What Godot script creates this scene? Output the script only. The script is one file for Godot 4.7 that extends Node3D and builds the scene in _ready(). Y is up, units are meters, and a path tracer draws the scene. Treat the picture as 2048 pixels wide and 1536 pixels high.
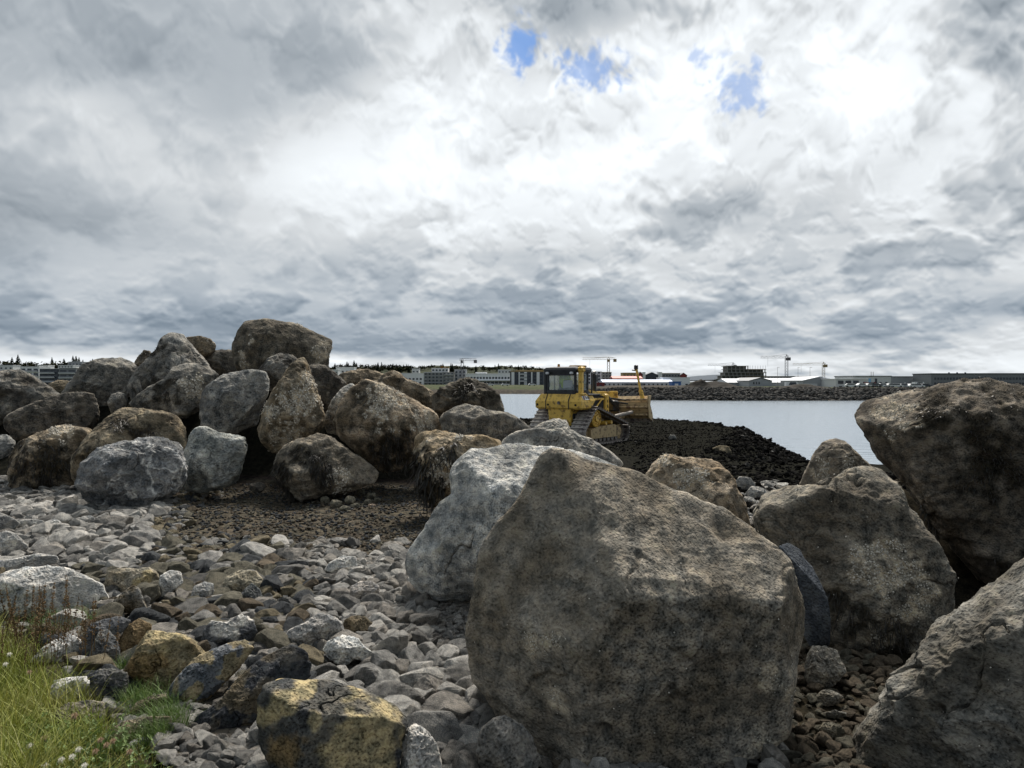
extends Node3D

const F := 1490.0        # focal length in pixels of the 2048 wide photograph
const EYE := 5.0         # the eye, in metres above the water
const HZ := 764.0
const TOP := 3.4         # the stony foreshore
const SPIT := 2.4        # the gravel spit that the bulldozer levels

var used := {}
var rng := RandomNumberGenerator.new()
var dirs_cache := {}
var mesh_cache := {}
var M := {}
var noise_a := FastNoiseLite.new()
var noise_b := FastNoiseLite.new()
var noise_c := FastNoiseLite.new()
var noise_r := FastNoiseLite.new()
var noise_d := FastNoiseLite.new()
var noise_cell := FastNoiseLite.new()


# ------------------------------------------------------------------ helpers
func numbered(called: String) -> String:
	var n: int = used.get(called, 0)
	used[called] = n + 1
	return called if n == 0 else "%s_%03d" % [called, n]

func tag(o: Node, label: String, category: String, group := "", kind := "") -> Node:
	if label: o.set_meta("label", label)
	if category: o.set_meta("category", category)
	if group: o.set_meta("group", group)
	if kind: o.set_meta("kind", kind)
	return o

func thing(called: String, label: String, category: String, at := Vector3.ZERO, turn := 0.0, group := "") -> Node3D:
	var o := Node3D.new()
	o.name = numbered(called)
	add_child(o, true)
	o.position = at
	o.rotation.y = turn
	tag(o, label, category, group)
	return o

func top_mesh(called: String, mesh: Mesh, m: Material, label: String, category: String, group := "", kind := "") -> MeshInstance3D:
	var o := MeshInstance3D.new()
	o.mesh = mesh
	o.material_override = m
	o.name = numbered(called)
	add_child(o, true)
	tag(o, label, category, group, kind)
	return o

func part(parent: Node3D, called: String, mesh: Mesh, m: Material, at := Vector3.ZERO, basis := Basis.IDENTITY) -> MeshInstance3D:
	var o := MeshInstance3D.new()
	o.mesh = mesh
	o.material_override = m
	o.name = called
	o.transform = Transform3D(basis, at)
	var n := 0
	while parent.has_node(NodePath(o.name)):
		n += 1
		o.name = "%s_%03d" % [called, n]
	parent.add_child(o, true)
	return o

func copies(parent: Node, called: String, mesh: Mesh, m: Material, places: Array, tints: PackedColorArray) -> MultiMeshInstance3D:
	var mm := MultiMesh.new()
	mm.transform_format = MultiMesh.TRANSFORM_3D
	mm.use_colors = true
	mm.mesh = mesh
	mm.instance_count = places.size()
	for i in places.size():
		mm.set_instance_transform(i, places[i])
		mm.set_instance_color(i, tints[i])
	var o := MultiMeshInstance3D.new()
	o.multimesh = mm
	o.material_override = m
	o.name = numbered(called) if parent == self else called
	parent.add_child(o, true)
	o.set_meta("kind", "stuff")
	return o

func lin(r: float, g: float, b: float) -> Color:
	return Color(r, g, b).linear_to_srgb()

func mat(called: String, c: Color, rough := 0.8, metal := 0.0) -> StandardMaterial3D:
	var m := StandardMaterial3D.new()
	m.resource_name = called
	m.albedo_color = c.linear_to_srgb()
	m.roughness = rough
	m.metallic = metal
	M[called] = m
	return m

func world_at(px: float, py: float, d: float) -> Vector3:
	return Vector3((px - 1024.0) / F * d, EYE - (py - HZ) / F * d, -d)

func px_of(p: Vector3) -> Vector2:
	return Vector2(1024.0 + p.x / -p.z * F, HZ + (EYE - p.y) / -p.z * F)

func finish(st: SurfaceTool, flat := true) -> ArrayMesh:
	st.generate_normals()
	return st.commit()

func start(flat := true) -> SurfaceTool:
	var st := SurfaceTool.new()
	st.begin(Mesh.PRIMITIVE_TRIANGLES)
	st.set_smooth_group(-1 if flat else 0)
	return st

func quad(st: SurfaceTool, a: Vector3, b: Vector3, c: Vector3, d: Vector3) -> void:
	for v in [a, b, c, a, c, d]: st.add_vertex(v)

# a stack of rings with the same number of corners, capped at both ends
func add_loft(st: SurfaceTool, rings: Array, closed := true) -> void:
	for k in rings.size() - 1:
		var a = rings[k]
		var b = rings[k + 1]
		var n: int = a.size()
		for i in n:
			var j := (i + 1) % n
			if not closed and j == 0: continue
			quad(st, a[i], a[j], b[j], b[i])
	if closed:
		for e in [[rings[0], 1], [rings[-1], 0]]:
			var r = e[0]
			var mid := Vector3.ZERO
			for v in r: mid += v
			mid /= r.size()
			for i in r.size():
				var j: int = (i + 1) % r.size()
				if e[1]:
					st.add_vertex(mid); st.add_vertex(r[j]); st.add_vertex(r[i])
				else:
					st.add_vertex(mid); st.add_vertex(r[i]); st.add_vertex(r[j])

func loft(rings: Array) -> ArrayMesh:
	var st := start()
	add_loft(st, rings)
	return finish(st)

func rect_ring(x0: float, x1: float, z0: float, z1: float, y: float) -> Array:
	return [Vector3(x0, y, z0), Vector3(x1, y, z0), Vector3(x1, y, z1), Vector3(x0, y, z1)]

func add_box(st: SurfaceTool, at: Vector3, size: Vector3, basis := Basis.IDENTITY) -> void:
	var h := size / 2
	var rings := []
	for y in [-h.y, h.y]:
		var r := []
		for v in [Vector3(-h.x, y, -h.z), Vector3(h.x, y, -h.z), Vector3(h.x, y, h.z), Vector3(-h.x, y, h.z)]:
			r.append(at + basis * v)
		rings.append(r)
	add_loft(st, rings)

# a box with chamfered edges
func bx(x: float, y: float, z: float, b := 0.01) -> ArrayMesh:
	var key := "bx%.3f,%.3f,%.3f,%.3f" % [x, y, z, b]
	if mesh_cache.has(key): return mesh_cache[key]
	var h := Vector3(x, y, z) / 2
	b = minf(b, minf(h.x, minf(h.y, h.z)) * 0.8)
	var rings := []
	for e in [[-h.y, b], [-h.y + b, 0.0], [h.y - b, 0.0], [h.y, b]]:
		var i: float = e[1]
		var r := []
		var X := h.x - i
		var Z := h.z - i
		for v in [[-X + b, -Z], [X - b, -Z], [X, -Z + b], [X, Z - b], [X - b, Z], [-X + b, Z], [-X, Z - b], [-X, -Z + b]]:
			r.append(Vector3(v[0], e[0], v[1]))
		rings.append(r)
	mesh_cache[key] = loft(rings)
	return mesh_cache[key]

func cyl(r0: float, r1: float, h: float, seg := 16) -> Mesh:
	var key := "cy%.3f,%.3f,%.3f,%d" % [r0, r1, h, seg]
	if not mesh_cache.has(key):
		var c := CylinderMesh.new()
		c.bottom_radius = r0; c.top_radius = r1; c.height = h; c.radial_segments = seg; c.rings = 1
		mesh_cache[key] = c
	return mesh_cache[key]

# an outline in the z (forward is -z) and y plane, drawn out along x
func side_prism(pts: Array, x0: float, x1: float) -> ArrayMesh:
	var poly := PackedVector2Array()
	for p in pts: poly.append(Vector2(p[0], p[1]))
	var st := start()
	var n := poly.size()
	var cw := Geometry2D.is_polygon_clockwise(poly)
	for i in n:
		var a := poly[i]
		var b := poly[(i + 1) % n]
		if cw: quad(st, Vector3(x0, a.y, a.x), Vector3(x0, b.y, b.x), Vector3(x1, b.y, b.x), Vector3(x1, a.y, a.x))
		else: quad(st, Vector3(x1, a.y, a.x), Vector3(x1, b.y, b.x), Vector3(x0, b.y, b.x), Vector3(x0, a.y, a.x))
	var tri := Geometry2D.triangulate_polygon(poly)
	for t in range(0, tri.size(), 3):
		var a := poly[tri[t]]
		var b := poly[tri[t + 1]]
		var c := poly[tri[t + 2]]
		for q in [[x0, a, b, c], [x1, a, c, b]]:
			for v in [q[1], q[2], q[3]]: st.add_vertex(Vector3(q[0], v.y, v.x))
	return finish(st)

func add_bar(st: SurfaceTool, a: Vector3, b: Vector3, r: float, seg := 6, r1 := -1.0) -> void:
	if r1 < 0: r1 = r
	var w := (b - a).normalized()
	var u := w.cross(Vector3.UP if absf(w.y) < 0.9 else Vector3.RIGHT).normalized()
	var v := w.cross(u)
	var r_a := []
	var r_b := []
	for i in seg:
		var t := TAU * i / seg
		var e := u * cos(t) + v * sin(t)
		r_a.append(a + e * r)
		r_b.append(b + e * r1)
	add_loft(st, [r_a, r_b])

func bar(a: Vector3, b: Vector3, r: float, seg := 8) -> ArrayMesh:
	var st := start()
	add_bar(st, a, b, r, seg)
	return finish(st)

# directions over a cube blown up to a sphere, n cells along an edge, corners shared
func sphere_dirs(n: int) -> Dictionary:
	if dirs_cache.has(n): return dirs_cache[n]
	var at := {}
	var dirs := PackedVector3Array()
	var idx := PackedInt32Array()
	var faces := [[Vector3i(1, 0, 0), Vector3i(0, 1, 0), Vector3i(0, 0, 1)], [Vector3i(0, 1, 0), Vector3i(0, 0, 1), Vector3i(1, 0, 0)], [Vector3i(0, 0, 1), Vector3i(1, 0, 0), Vector3i(0, 1, 0)]]
	for f in faces:
		for s in [-1, 1]:
			var ids := PackedInt32Array()
			ids.resize((n + 1) * (n + 1))
			for i in n + 1:
				for j in n + 1:
					var p: Vector3i = f[0] * (s * n) + f[1] * (2 * i - n) + f[2] * (2 * j - n)
					var k: int = at.get(p, -1)
					if k < 0:
						k = dirs.size()
						at[p] = k
						var q := Vector3(p) / n
						q = Vector3(tan(q.x * 0.7853), tan(q.y * 0.7853), tan(q.z * 0.7853))
						dirs.append(q.normalized())
					ids[i * (n + 1) + j] = k
			for i in n:
				for j in n:
					var a := ids[i * (n + 1) + j]
					var b := ids[(i + 1) * (n + 1) + j]
					var c := ids[(i + 1) * (n + 1) + j + 1]
					var d := ids[i * (n + 1) + j + 1]
					if s > 0:
						idx.append_array(PackedInt32Array([a, c, b, a, d, c]))
					else:
						idx.append_array(PackedInt32Array([a, b, c, a, c, d]))
	dirs_cache[n] = {"dirs": dirs, "idx": idx}
	return dirs_cache[n]

func indexed_mesh(v: PackedVector3Array, idx: PackedInt32Array, col: PackedColorArray, flat := false) -> ArrayMesh:
	var normals := PackedVector3Array()
	normals.resize(v.size())
	for t in range(0, idx.size(), 3):
		var a := idx[t]
		var b := idx[t + 1]
		var c := idx[t + 2]
		var n := (v[c] - v[a]).cross(v[b] - v[a])
		normals[a] += n
		normals[b] += n
		normals[c] += n
	for i in normals.size(): normals[i] = normals[i].normalized()
	var arr := []
	arr.resize(Mesh.ARRAY_MAX)
	arr[Mesh.ARRAY_VERTEX] = v
	arr[Mesh.ARRAY_NORMAL] = normals
	arr[Mesh.ARRAY_INDEX] = idx
	if col.size(): arr[Mesh.ARRAY_COLOR] = col
	var me := ArrayMesh.new()
	me.add_surface_from_arrays(Mesh.PRIMITIVE_TRIANGLES, arr)
	return me

func ss(a: float, b: float, x: float) -> float:
	return smoothstep(a, b, x)

func fast(kind: int, freq: float, oct: int, seed_: int, fractal := FastNoiseLite.FRACTAL_FBM) -> FastNoiseLite:
	var n := FastNoiseLite.new()
	n.noise_type = kind
	n.frequency = freq
	n.seed = seed_
	n.fractal_type = fractal
	n.fractal_octaves = oct
	return n


# ------------------------------------------------------------------ sky
const SKY_Y := [0, 90, 180, 270, 360, 450, 540, 610, 660, 700, 730, 764]
var sky_rows := [
	[165, 178, 174, 180, 184, 212, 200, 150, 190, 238, 240, 226, 190],
	[182, 178, 174, 178, 176, 220, 236, 190, 256, 262, 274, 246, 186],
	[188, 214, 198, 182, 198, 254, 262, 276, 268, 258, 280, 264, 232],
	[188, 204, 208, 196, 232, 262, 250, 266, 268, 262, 256, 216, 222],
	[176, 190, 202, 222, 254, 272, 264, 270, 258, 236, 210, 218, 210],
	[162, 174, 184, 208, 236, 248, 230, 234, 200, 194, 200, 212, 200],
	[172, 192, 196, 198, 200, 206, 188, 206, 206, 194, 196, 188, 196],
	[178, 184, 182, 182, 186, 186, 184, 184, 180, 188, 198, 164, 156],
	[160, 164, 164, 162, 166, 172, 166, 162, 168, 186, 182, 178, 214],
	[196, 190, 186, 172, 148, 144, 144, 142, 168, 192, 186, 208, 218],
	[250, 250, 250, 250, 246, 252, 256, 250, 240, 222, 210, 224, 230],
	[240, 240, 240, 240, 236, 240, 242, 236, 228, 220, 212, 218, 224]]

var sky_n1: FastNoiseLite
var sky_n2: FastNoiseLite
var sky_n3: FastNoiseLite
var sky_n4: FastNoiseLite

func sky_grid(x: float, y: float) -> float:
	var c := clampf(x / 170.0, 0, 11.999)
	var i := int(c)
	var fx := c - i
	y = clampf(y, 0, 763.9)
	var j := 0
	while SKY_Y[j + 1] <= y: j += 1
	var fy: float = (y - SKY_Y[j]) / float(SKY_Y[j + 1] - SKY_Y[j])
	fx = lerpf(fx, fx * fx * (3 - 2 * fx), 0.5)
	fy = lerpf(fy, fy * fy * (3 - 2 * fy), 0.5)
	return lerpf(lerpf(sky_rows[j][i], sky_rows[j][i + 1], fx), lerpf(sky_rows[j + 1][i], sky_rows[j + 1][i + 1], fx), fy)

func cloud_shape(p: Vector2) -> float:
	return ss(-0.22, 0.26, sky_n3.get_noise_2d(p.x * 0.42 + 40, p.y * 0.42) - 0.28 * sky_n4.get_noise_2d(p.x * 0.8, p.y * 0.8))

func sky_color(az: float, el: float) -> Color:
	if el < -0.01: return Color(0.22, 0.23, 0.24)
	var ce := cos(el)
	var dir := Vector3(sin(az) * ce, sin(el), -cos(az) * ce)
	var a := clampf(az, -0.75, 0.75)
	var x := 1024 + F * tan(a)
	var y := HZ - sqrt(F * F + (x - 1024) * (x - 1024)) * tan(minf(el, 1.2))
	var k := 2.6 / (dir.y + 0.075)
	var p := Vector2(dir.x * k, dir.z * k)
	var w1 := sky_n1.get_noise_2d(p.x * 0.55, p.y * 0.55)
	var w2 := sky_n1.get_noise_2d(p.x * 0.55 + 71.3, p.y * 0.55 - 33.1)
	var persp := clampf(absf(y - HZ) / 380.0, 0.12, 1.0)
	var g := sky_grid(x + w1 * 110, y + w2 * 90 * persp)
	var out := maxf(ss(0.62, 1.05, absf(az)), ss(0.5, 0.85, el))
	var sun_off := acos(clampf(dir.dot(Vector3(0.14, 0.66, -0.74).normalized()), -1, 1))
	var usual := lerpf(196.0, 150.0, ss(0.9, 2.2, absf(az)) * ss(1.45, 1.0, el)) + 14.0 * w1 + 62.0 * exp(-sun_off * sun_off / 0.32)  # unseen sky behind the viewer darkened so near rock faces stay dim
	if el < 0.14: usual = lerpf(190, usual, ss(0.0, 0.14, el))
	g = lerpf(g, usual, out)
	var n := sky_n2.get_noise_2d(p.x + w1 * 1.1, p.y + w2 * 1.1)
	var b := sky_n3.get_noise_2d(p.x * 1.7 + w2, p.y * 1.7 - w1)
	var right := ss(500, 1150, x + 160 * w2)
	right = maxf(right, 0.75 * ss(540, 640, y))
	# heaps of cloud, lit from above: the same in every direction high up, flattened towards the horizon
	var rise := 0.3205 * log(1.0 + 14.18 * minf(maxf(el, 0), 0.25)) + maxf(el - 0.25, 0)
	var iso := Vector2(az * 30.0, rise * 30.0)
	iso += Vector2(w1, w2) * 0.8 * persp * persp
	iso += lerpf(0.2, 0.7, persp) * Vector2(sky_n1.get_noise_2d(iso.x * 1.1, iso.y * 1.1 + 60), sky_n1.get_noise_2d(iso.x * 1.1 - 60, iso.y * 1.1))
	var puff := -sky_n4.get_noise_2d(iso.x, iso.y)
	var s0 := cloud_shape(iso)
	var s1 := cloud_shape(iso + Vector2(0.06, 0.38))
	var s2 := cloud_shape(iso * 2.3 + Vector2(31, 7))
	var s3 := cloud_shape(iso * 2.3 + Vector2(31.05, 7.4))
	var amp := lerpf(13.0, 20.0, right) * lerpf(0.6, 1.0, persp)
	if g > 236: g = 236 + (g - 236) * 0.72
	var lum := g + 2.0 + amp * n + lerpf(3.0, 8.0, right) * (0.24 - absf(b) * 1.3)
	lum += lerpf(22.0, 50.0, right) * (s0 - s1) - lerpf(13.0, 27.0, right) * (s0 - 0.45)
	lum += lerpf(9.0, 28.0, right) * (s2 - s3) - lerpf(3.0, 9.0, right) * (s2 - 0.45) + lerpf(3.0, 8.0, right) * puff
	lum = clampf(lum, 122, 300)
	if lum > 236: lum = 236 + (lum - 236) * 0.62
	var l := pow(lum / 255.0, 2.2)
	var low := clampf((215.0 - lum) / 90.0, 0, 1)
	var near := ss(420, 640, y) 
	var cool := lerpf(0.35, 1.0, near) * low
	var c := Color(l * (0.955 - 0.08 * low - 0.14 * cool), l * (1.0 - 0.04 * cool), l * (1.035 + 0.08 * low + 0.10 * cool))
	# holes where the blue shows
	for h in [[1062.0, 88.0, 34.0, 46.0, 0.9], [1205.0, 132.0, 70.0, 40.0, 0.7], [1488.0, 168.0, 52.0, 46.0, 0.6], [1412.0, 108.0, 20.0, 18.0, 0.5]]:
		var dx: float = (x + w1 * 60 - h[0]) / h[2]
		var dy: float = (y + w2 * 60 - h[1]) / h[3]
		var m := exp(-(dx * dx + dy * dy) * 0.55) + 0.75 * sky_n3.get_noise_2d(iso.x * 1.6 + 5, iso.y * 1.6) + 0.7 * sky_n3.get_noise_2d(iso.x * 5.0 + 15, iso.y * 5.0) + 0.1
		var t: float = ss(0.38, 1.15, m) * ss(4.0, 1.2, dx * dx + dy * dy) * h[4]
		c = c.lerp(Color(0.20, 0.38, 0.78), t)
	return c

func make_sky() -> ImageTexture:
	sky_n1 = fast(FastNoiseLite.TYPE_SIMPLEX_SMOOTH, 0.16, 4, 11)
	sky_n2 = fast(FastNoiseLite.TYPE_SIMPLEX_SMOOTH, 0.30, 6, 23)
	sky_n3 = fast(FastNoiseLite.TYPE_SIMPLEX_SMOOTH, 0.42, 5, 37)
	sky_n4 = fast(FastNoiseLite.TYPE_SIMPLEX_SMOOTH, 0.30, 5, 41, FastNoiseLite.FRACTAL_RIDGED)
	sky_n4.fractal_gain = 0.5
	sky_n2.fractal_gain = 0.56
	sky_n3.fractal_gain = 0.56
	var w := 4096
	var h := 2048
	var lw := 384
	var lh := 192
	var lo := PackedFloat32Array()
	lo.resize(lw * lh * 3)
	for j in lh:
		var el := PI / 2 - (j + 0.5) / lh * PI
		for i in lw:
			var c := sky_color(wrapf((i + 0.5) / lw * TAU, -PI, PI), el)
			var at := (j * lw + i) * 3
			lo[at] = c.r; lo[at + 1] = c.g; lo[at + 2] = c.b
	var im := Image.create_from_data(lw, lh, false, Image.FORMAT_RGBF, lo.to_byte_array())
	im.resize(w, h, Image.INTERPOLATE_CUBIC)
	var c0 := 1608
	var c1 := 2488
	var r0 := 690
	var r1 := 1026
	var hi := PackedFloat32Array()
	hi.resize((c1 - c0) * (r1 - r0) * 3)
	var at := 0
	for j in range(r0, r1):
		var el := PI / 2 - (j + 0.5) / h * PI
		for i in range(c0, c1):
			var c := sky_color((i + 0.5) / w * TAU - PI, el)
			hi[at] = c.r; hi[at + 1] = c.g; hi[at + 2] = c.b
			at += 3
	var patch := Image.create_from_data(c1 - c0, r1 - r0, false, Image.FORMAT_RGBF, hi.to_byte_array())
	# straight ahead is the picture's left and right edge
	im.blit_rect(patch, Rect2i(0, 0, w / 2 - c0, r1 - r0), Vector2i(w / 2 + c0, r0))
	im.blit_rect(patch, Rect2i(w / 2 - c0, 0, c1 - w / 2, r1 - r0), Vector2i(0, r0))
	return ImageTexture.create_from_image(im)


# ------------------------------------------------------------------ textures and materials
func bytes_of(n: FastNoiseLite, s: int) -> PackedByteArray:
	var im := n.get_seamless_image(s, s)
	im.convert(Image.FORMAT_L8)
	return im.get_data()

func grey_texture(s: int, data: PackedByteArray) -> ImageTexture:
	return ImageTexture.create_from_image(Image.create_from_data(s, s, false, Image.FORMAT_L8, data))

func make_materials() -> void:
	var s := 512
	var f1 := bytes_of(fast(FastNoiseLite.TYPE_SIMPLEX_SMOOTH, 0.012, 6, 3), s)
	var f2 := bytes_of(fast(FastNoiseLite.TYPE_SIMPLEX_SMOOTH, 0.07, 4, 5), s)
	var cn := fast(FastNoiseLite.TYPE_CELLULAR, 0.05, 2, 8)
	cn.cellular_return_type = FastNoiseLite.RETURN_DISTANCE
	var f3 := bytes_of(cn, s)
	var rid := bytes_of(fast(FastNoiseLite.TYPE_SIMPLEX_SMOOTH, 0.016, 5, 14, FastNoiseLite.FRACTAL_RIDGED), s)
	var alb := PackedByteArray()
	var hei := PackedByteArray()
	alb.resize(s * s * 3)
	hei.resize(s * s)
	for i in s * s:
		var a := f1[i] / 255.0
		var b := f2[i] / 255.0
		var c := f3[i] / 255.0
		var r := rid[i] / 255.0
		var v := 0.80 + 0.62 * (a - 0.5) + 0.44 * (b - 0.5) + 0.10 * (c - 0.4)
		var pale := ss(0.70, 0.80, b) * ss(0.45, 0.62, a)
		var dark := ss(0.26, 0.12, b + 0.12 * a)
		v = v + 0.20 * pale - 0.10 * dark
		v = clampf(v, 0.14, 1.0)
		var warm := (a - 0.5) * 0.10
		alb[i * 3] = int(255 * clampf(v * (1.0 + warm), 0, 1))
		alb[i * 3 + 1] = int(255 * v)
		alb[i * 3 + 2] = int(255 * clampf(v * (1.0 - warm), 0, 1))
		hei[i] = int(255 * clampf(0.42 * a + 0.26 * b + 0.20 * c + 0.26 * r - 0.35 * ss(0.30, 0.15, b), 0, 1))
	var t_alb := ImageTexture.create_from_image(Image.create_from_data(s, s, false, Image.FORMAT_RGB8, alb))
	var t_hei := grey_texture(s, hei)
	for e in [["rock_close", 1.7, 1.5, 0.92], ["rock_mid", 0.9, 3.0, 0.92], ["stone", 2.6, 0.9, 0.92]]:
		var m := mat(e[0], Color(1, 1, 1), e[3])
		m.vertex_color_use_as_albedo = true
		m.albedo_texture = t_alb
		m.uv1_triplanar = true
		m.uv1_scale = Vector3.ONE * e[1]
		m.uv1_triplanar_sharpness = 3.0
		m.heightmap_enabled = true
		m.heightmap_texture = t_hei
		m.heightmap_scale = e[2]
		m.metallic_specular = 0.22
	var tones := {"bone": [0.88, 0.86, 0.81], "ash": [0.33, 0.325, 0.31], "pale": [0.76, 0.745, 0.70], "grey": [0.50, 0.495, 0.475], "warm": [0.54, 0.51, 0.465], "ochre": [0.38, 0.33, 0.23], "brown": [0.24, 0.20, 0.15], "olive": [0.28, 0.265, 0.21], "slate": [0.13, 0.14, 0.15], "rust": [0.32, 0.23, 0.15]}
	for k in tones:
		var m: StandardMaterial3D = M.stone.duplicate()
		m.resource_name = k + "_stone"
		m.albedo_color = lin(tones[k][0], tones[k][1], tones[k][2])
		M["stone_" + k] = m
	var g: StandardMaterial3D = M.stone.duplicate()
	g.resource_name = "earth"
	g.uv1_scale = Vector3.ONE * 1.3
	g.uv1_world_triplanar = true
	M.earth = g
	g.metallic_specular = 0.05
	var coal: StandardMaterial3D = M.stone.duplicate()
	coal.resource_name = "black_gravel"
	coal.metallic_specular = 0.05
	M.coal = coal
	var far_earth: StandardMaterial3D = M.stone.duplicate()
	far_earth.resource_name = "far_earth"
	far_earth.uv1_scale = Vector3.ONE * 0.08
	far_earth.heightmap_enabled = false
	M.far_earth = far_earth
	var leaf := mat("leaf", Color(1, 1, 1), 0.65)
	leaf.vertex_color_use_as_albedo = true
	leaf.backlight_enabled = true
	leaf.backlight = Color(0.6, 0.6, 0.6)
	var plain := mat("tinted", Color(1, 1, 1), 0.85)
	plain.vertex_color_use_as_albedo = true
	plain.metallic_specular = 0.15
	var weed := mat("weed", Color(1, 1, 1), 0.55)
	weed.vertex_color_use_as_albedo = true
	# water
	var wn := fast(FastNoiseLite.TYPE_SIMPLEX_SMOOTH, 0.02, 4, 51)
	var wi := wn.get_seamless_image(512, 512)
	wi.convert(Image.FORMAT_L8)
	var wt := ImageTexture.create_from_image(wi)
	var water := mat("water", Color(0.37, 0.44, 0.51), 0.16, 0.62)
	water.metallic_specular = 0.7
	water.heightmap_enabled = true
	water.heightmap_texture = wt
	water.heightmap_scale = 11.0
	water.uv1_triplanar = true
	water.uv1_world_triplanar = true
	water.uv1_scale = Vector3(0.03, 0.03, 0.075)
	# machine
	var yn := fast(FastNoiseLite.TYPE_SIMPLEX_SMOOTH, 0.02, 5, 61)
	var yb := bytes_of(yn, 256)
	var yc := PackedByteArray()
	yc.resize(256 * 256 * 3)
	for i in 256 * 256:
		var t := ss(0.5, 0.85, yb[i] / 255.0)
		yc[i * 3] = int(lerpf(255, 150, t)); yc[i * 3 + 1] = int(lerpf(255, 140, t)); yc[i * 3 + 2] = int(lerpf(255, 150, t))
	var dirt := ImageTexture.create_from_image(Image.create_from_data(256, 256, false, Image.FORMAT_RGB8, yc))
	for e in [["yellow", Color(0.84, 0.53, 0.09), 0.5, 0.0], ["dusty_yellow", Color(0.52, 0.39, 0.21), 0.8, 0.0], ["steel", Color(0.22, 0.20, 0.18), 0.6, 0.3], ["worn_steel", Color(0.38, 0.35, 0.31), 0.55, 0.3], ["black_paint", Color(0.018, 0.02, 0.023), 0.45, 0.0], ["rubber", Color(0.02, 0.02, 0.02), 0.9, 0.0]]:
		var m := mat(e[0], e[1], e[2], e[3])
		m.albedo_texture = dirt
		m.uv1_triplanar = true
		m.uv1_scale = Vector3.ONE * 0.7
	var glass := mat("glass", Color(0.45, 0.58, 0.58), 0.04)
	glass.albedo_color.a = 0.12
	glass.transparency = BaseMaterial3D.TRANSPARENCY_ALPHA
	mat("far_glass", Color(0.035, 0.045, 0.06), 0.12)
	mat("white", Color(0.86, 0.87, 0.88), 0.6)
	mat("off_white", Color(0.70, 0.71, 0.71), 0.7)
	mat("concrete", Color(0.30, 0.30, 0.29), 0.85)
	mat("dark_concrete", Color(0.17, 0.165, 0.155), 0.9)
	mat("grey_clad", Color(0.38, 0.395, 0.42), 0.6)
	mat("mid_clad", Color(0.20, 0.21, 0.225), 0.6)
	mat("dark_clad", Color(0.055, 0.065, 0.085), 0.6)
	mat("red_clad", Color(0.22, 0.04, 0.035), 0.7)
	mat("red_roof", Color(0.62, 0.25, 0.22), 0.7)
	mat("ochre_clad", Color(0.42, 0.31, 0.15), 0.7)
	mat("blue_roof", Color(0.55, 0.64, 0.82), 0.5)
	mat("blue", Color(0.06, 0.16, 0.42), 0.6)
	mat("light_blue", Color(0.30, 0.55, 0.80), 0.6)
	mat("pale_roof", Color(0.66, 0.69, 0.74), 0.5)
	mat("timber", Color(0.30, 0.22, 0.11), 0.8)
	mat("crane_steel", Color(0.10, 0.10, 0.11), 0.7)
	mat("crane_yellow", Color(0.30, 0.22, 0.10), 0.7)
	mat("bark", Color(0.06, 0.045, 0.035), 0.9)
	mat("red_paint", Color(0.35, 0.03, 0.025), 0.4)
	mat("beacon", Color(0.6, 0.25, 0.03), 0.4)
	for e in [["hi_vis", Color(0.50, 0.68, 0.05), 0.8], ["skin", Color(0.40, 0.24, 0.17), 0.6], ["cloth", Color(0.03, 0.035, 0.05), 0.9], ["pale_cloth", Color(0.5, 0.52, 0.55), 0.9]]:
		mat(e[0], e[1], e[2])


# ------------------------------------------------------------------ land
var near_poly := PackedVector2Array([Vector2(-90, -300), Vector2(90, -300), Vector2(90, 9), Vector2(14, 11.5), Vector2(8, 14.6), Vector2(5, 15), Vector2(0.5, 17), Vector2(-6, 19), Vector2(-14, 20), Vector2(-90, 24)])
var spit_poly := PackedVector2Array([Vector2(0.3, 13), Vector2(0.2, 34), Vector2(0.6, 50), Vector2(4, 52), Vector2(9.2, 51.5), Vector2(12.2, 46), Vector2(12.6, 40), Vector2(10.4, 33.5), Vector2(7.9, 28), Vector2(6.2, 22), Vector2(6.0, 13)])

func poly_distance(p: Vector2, poly: PackedVector2Array) -> float:
	var best := 1e9
	var inside := false
	var n := poly.size()
	var j := n - 1
	for i in n:
		var a := poly[i]
		var b := poly[j]
		var e := b - a
		var w := p - a
		var q := w - e * clampf(w.dot(e) / e.length_squared(), 0, 1)
		best = minf(best, q.length_squared())
		if (a.y > p.y) != (b.y > p.y) and p.x < (b.x - a.x) * (p.y - a.y) / (b.y - a.y) + a.x:
			inside = not inside
		j = i
	return -sqrt(best) if inside else sqrt(best)

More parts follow.
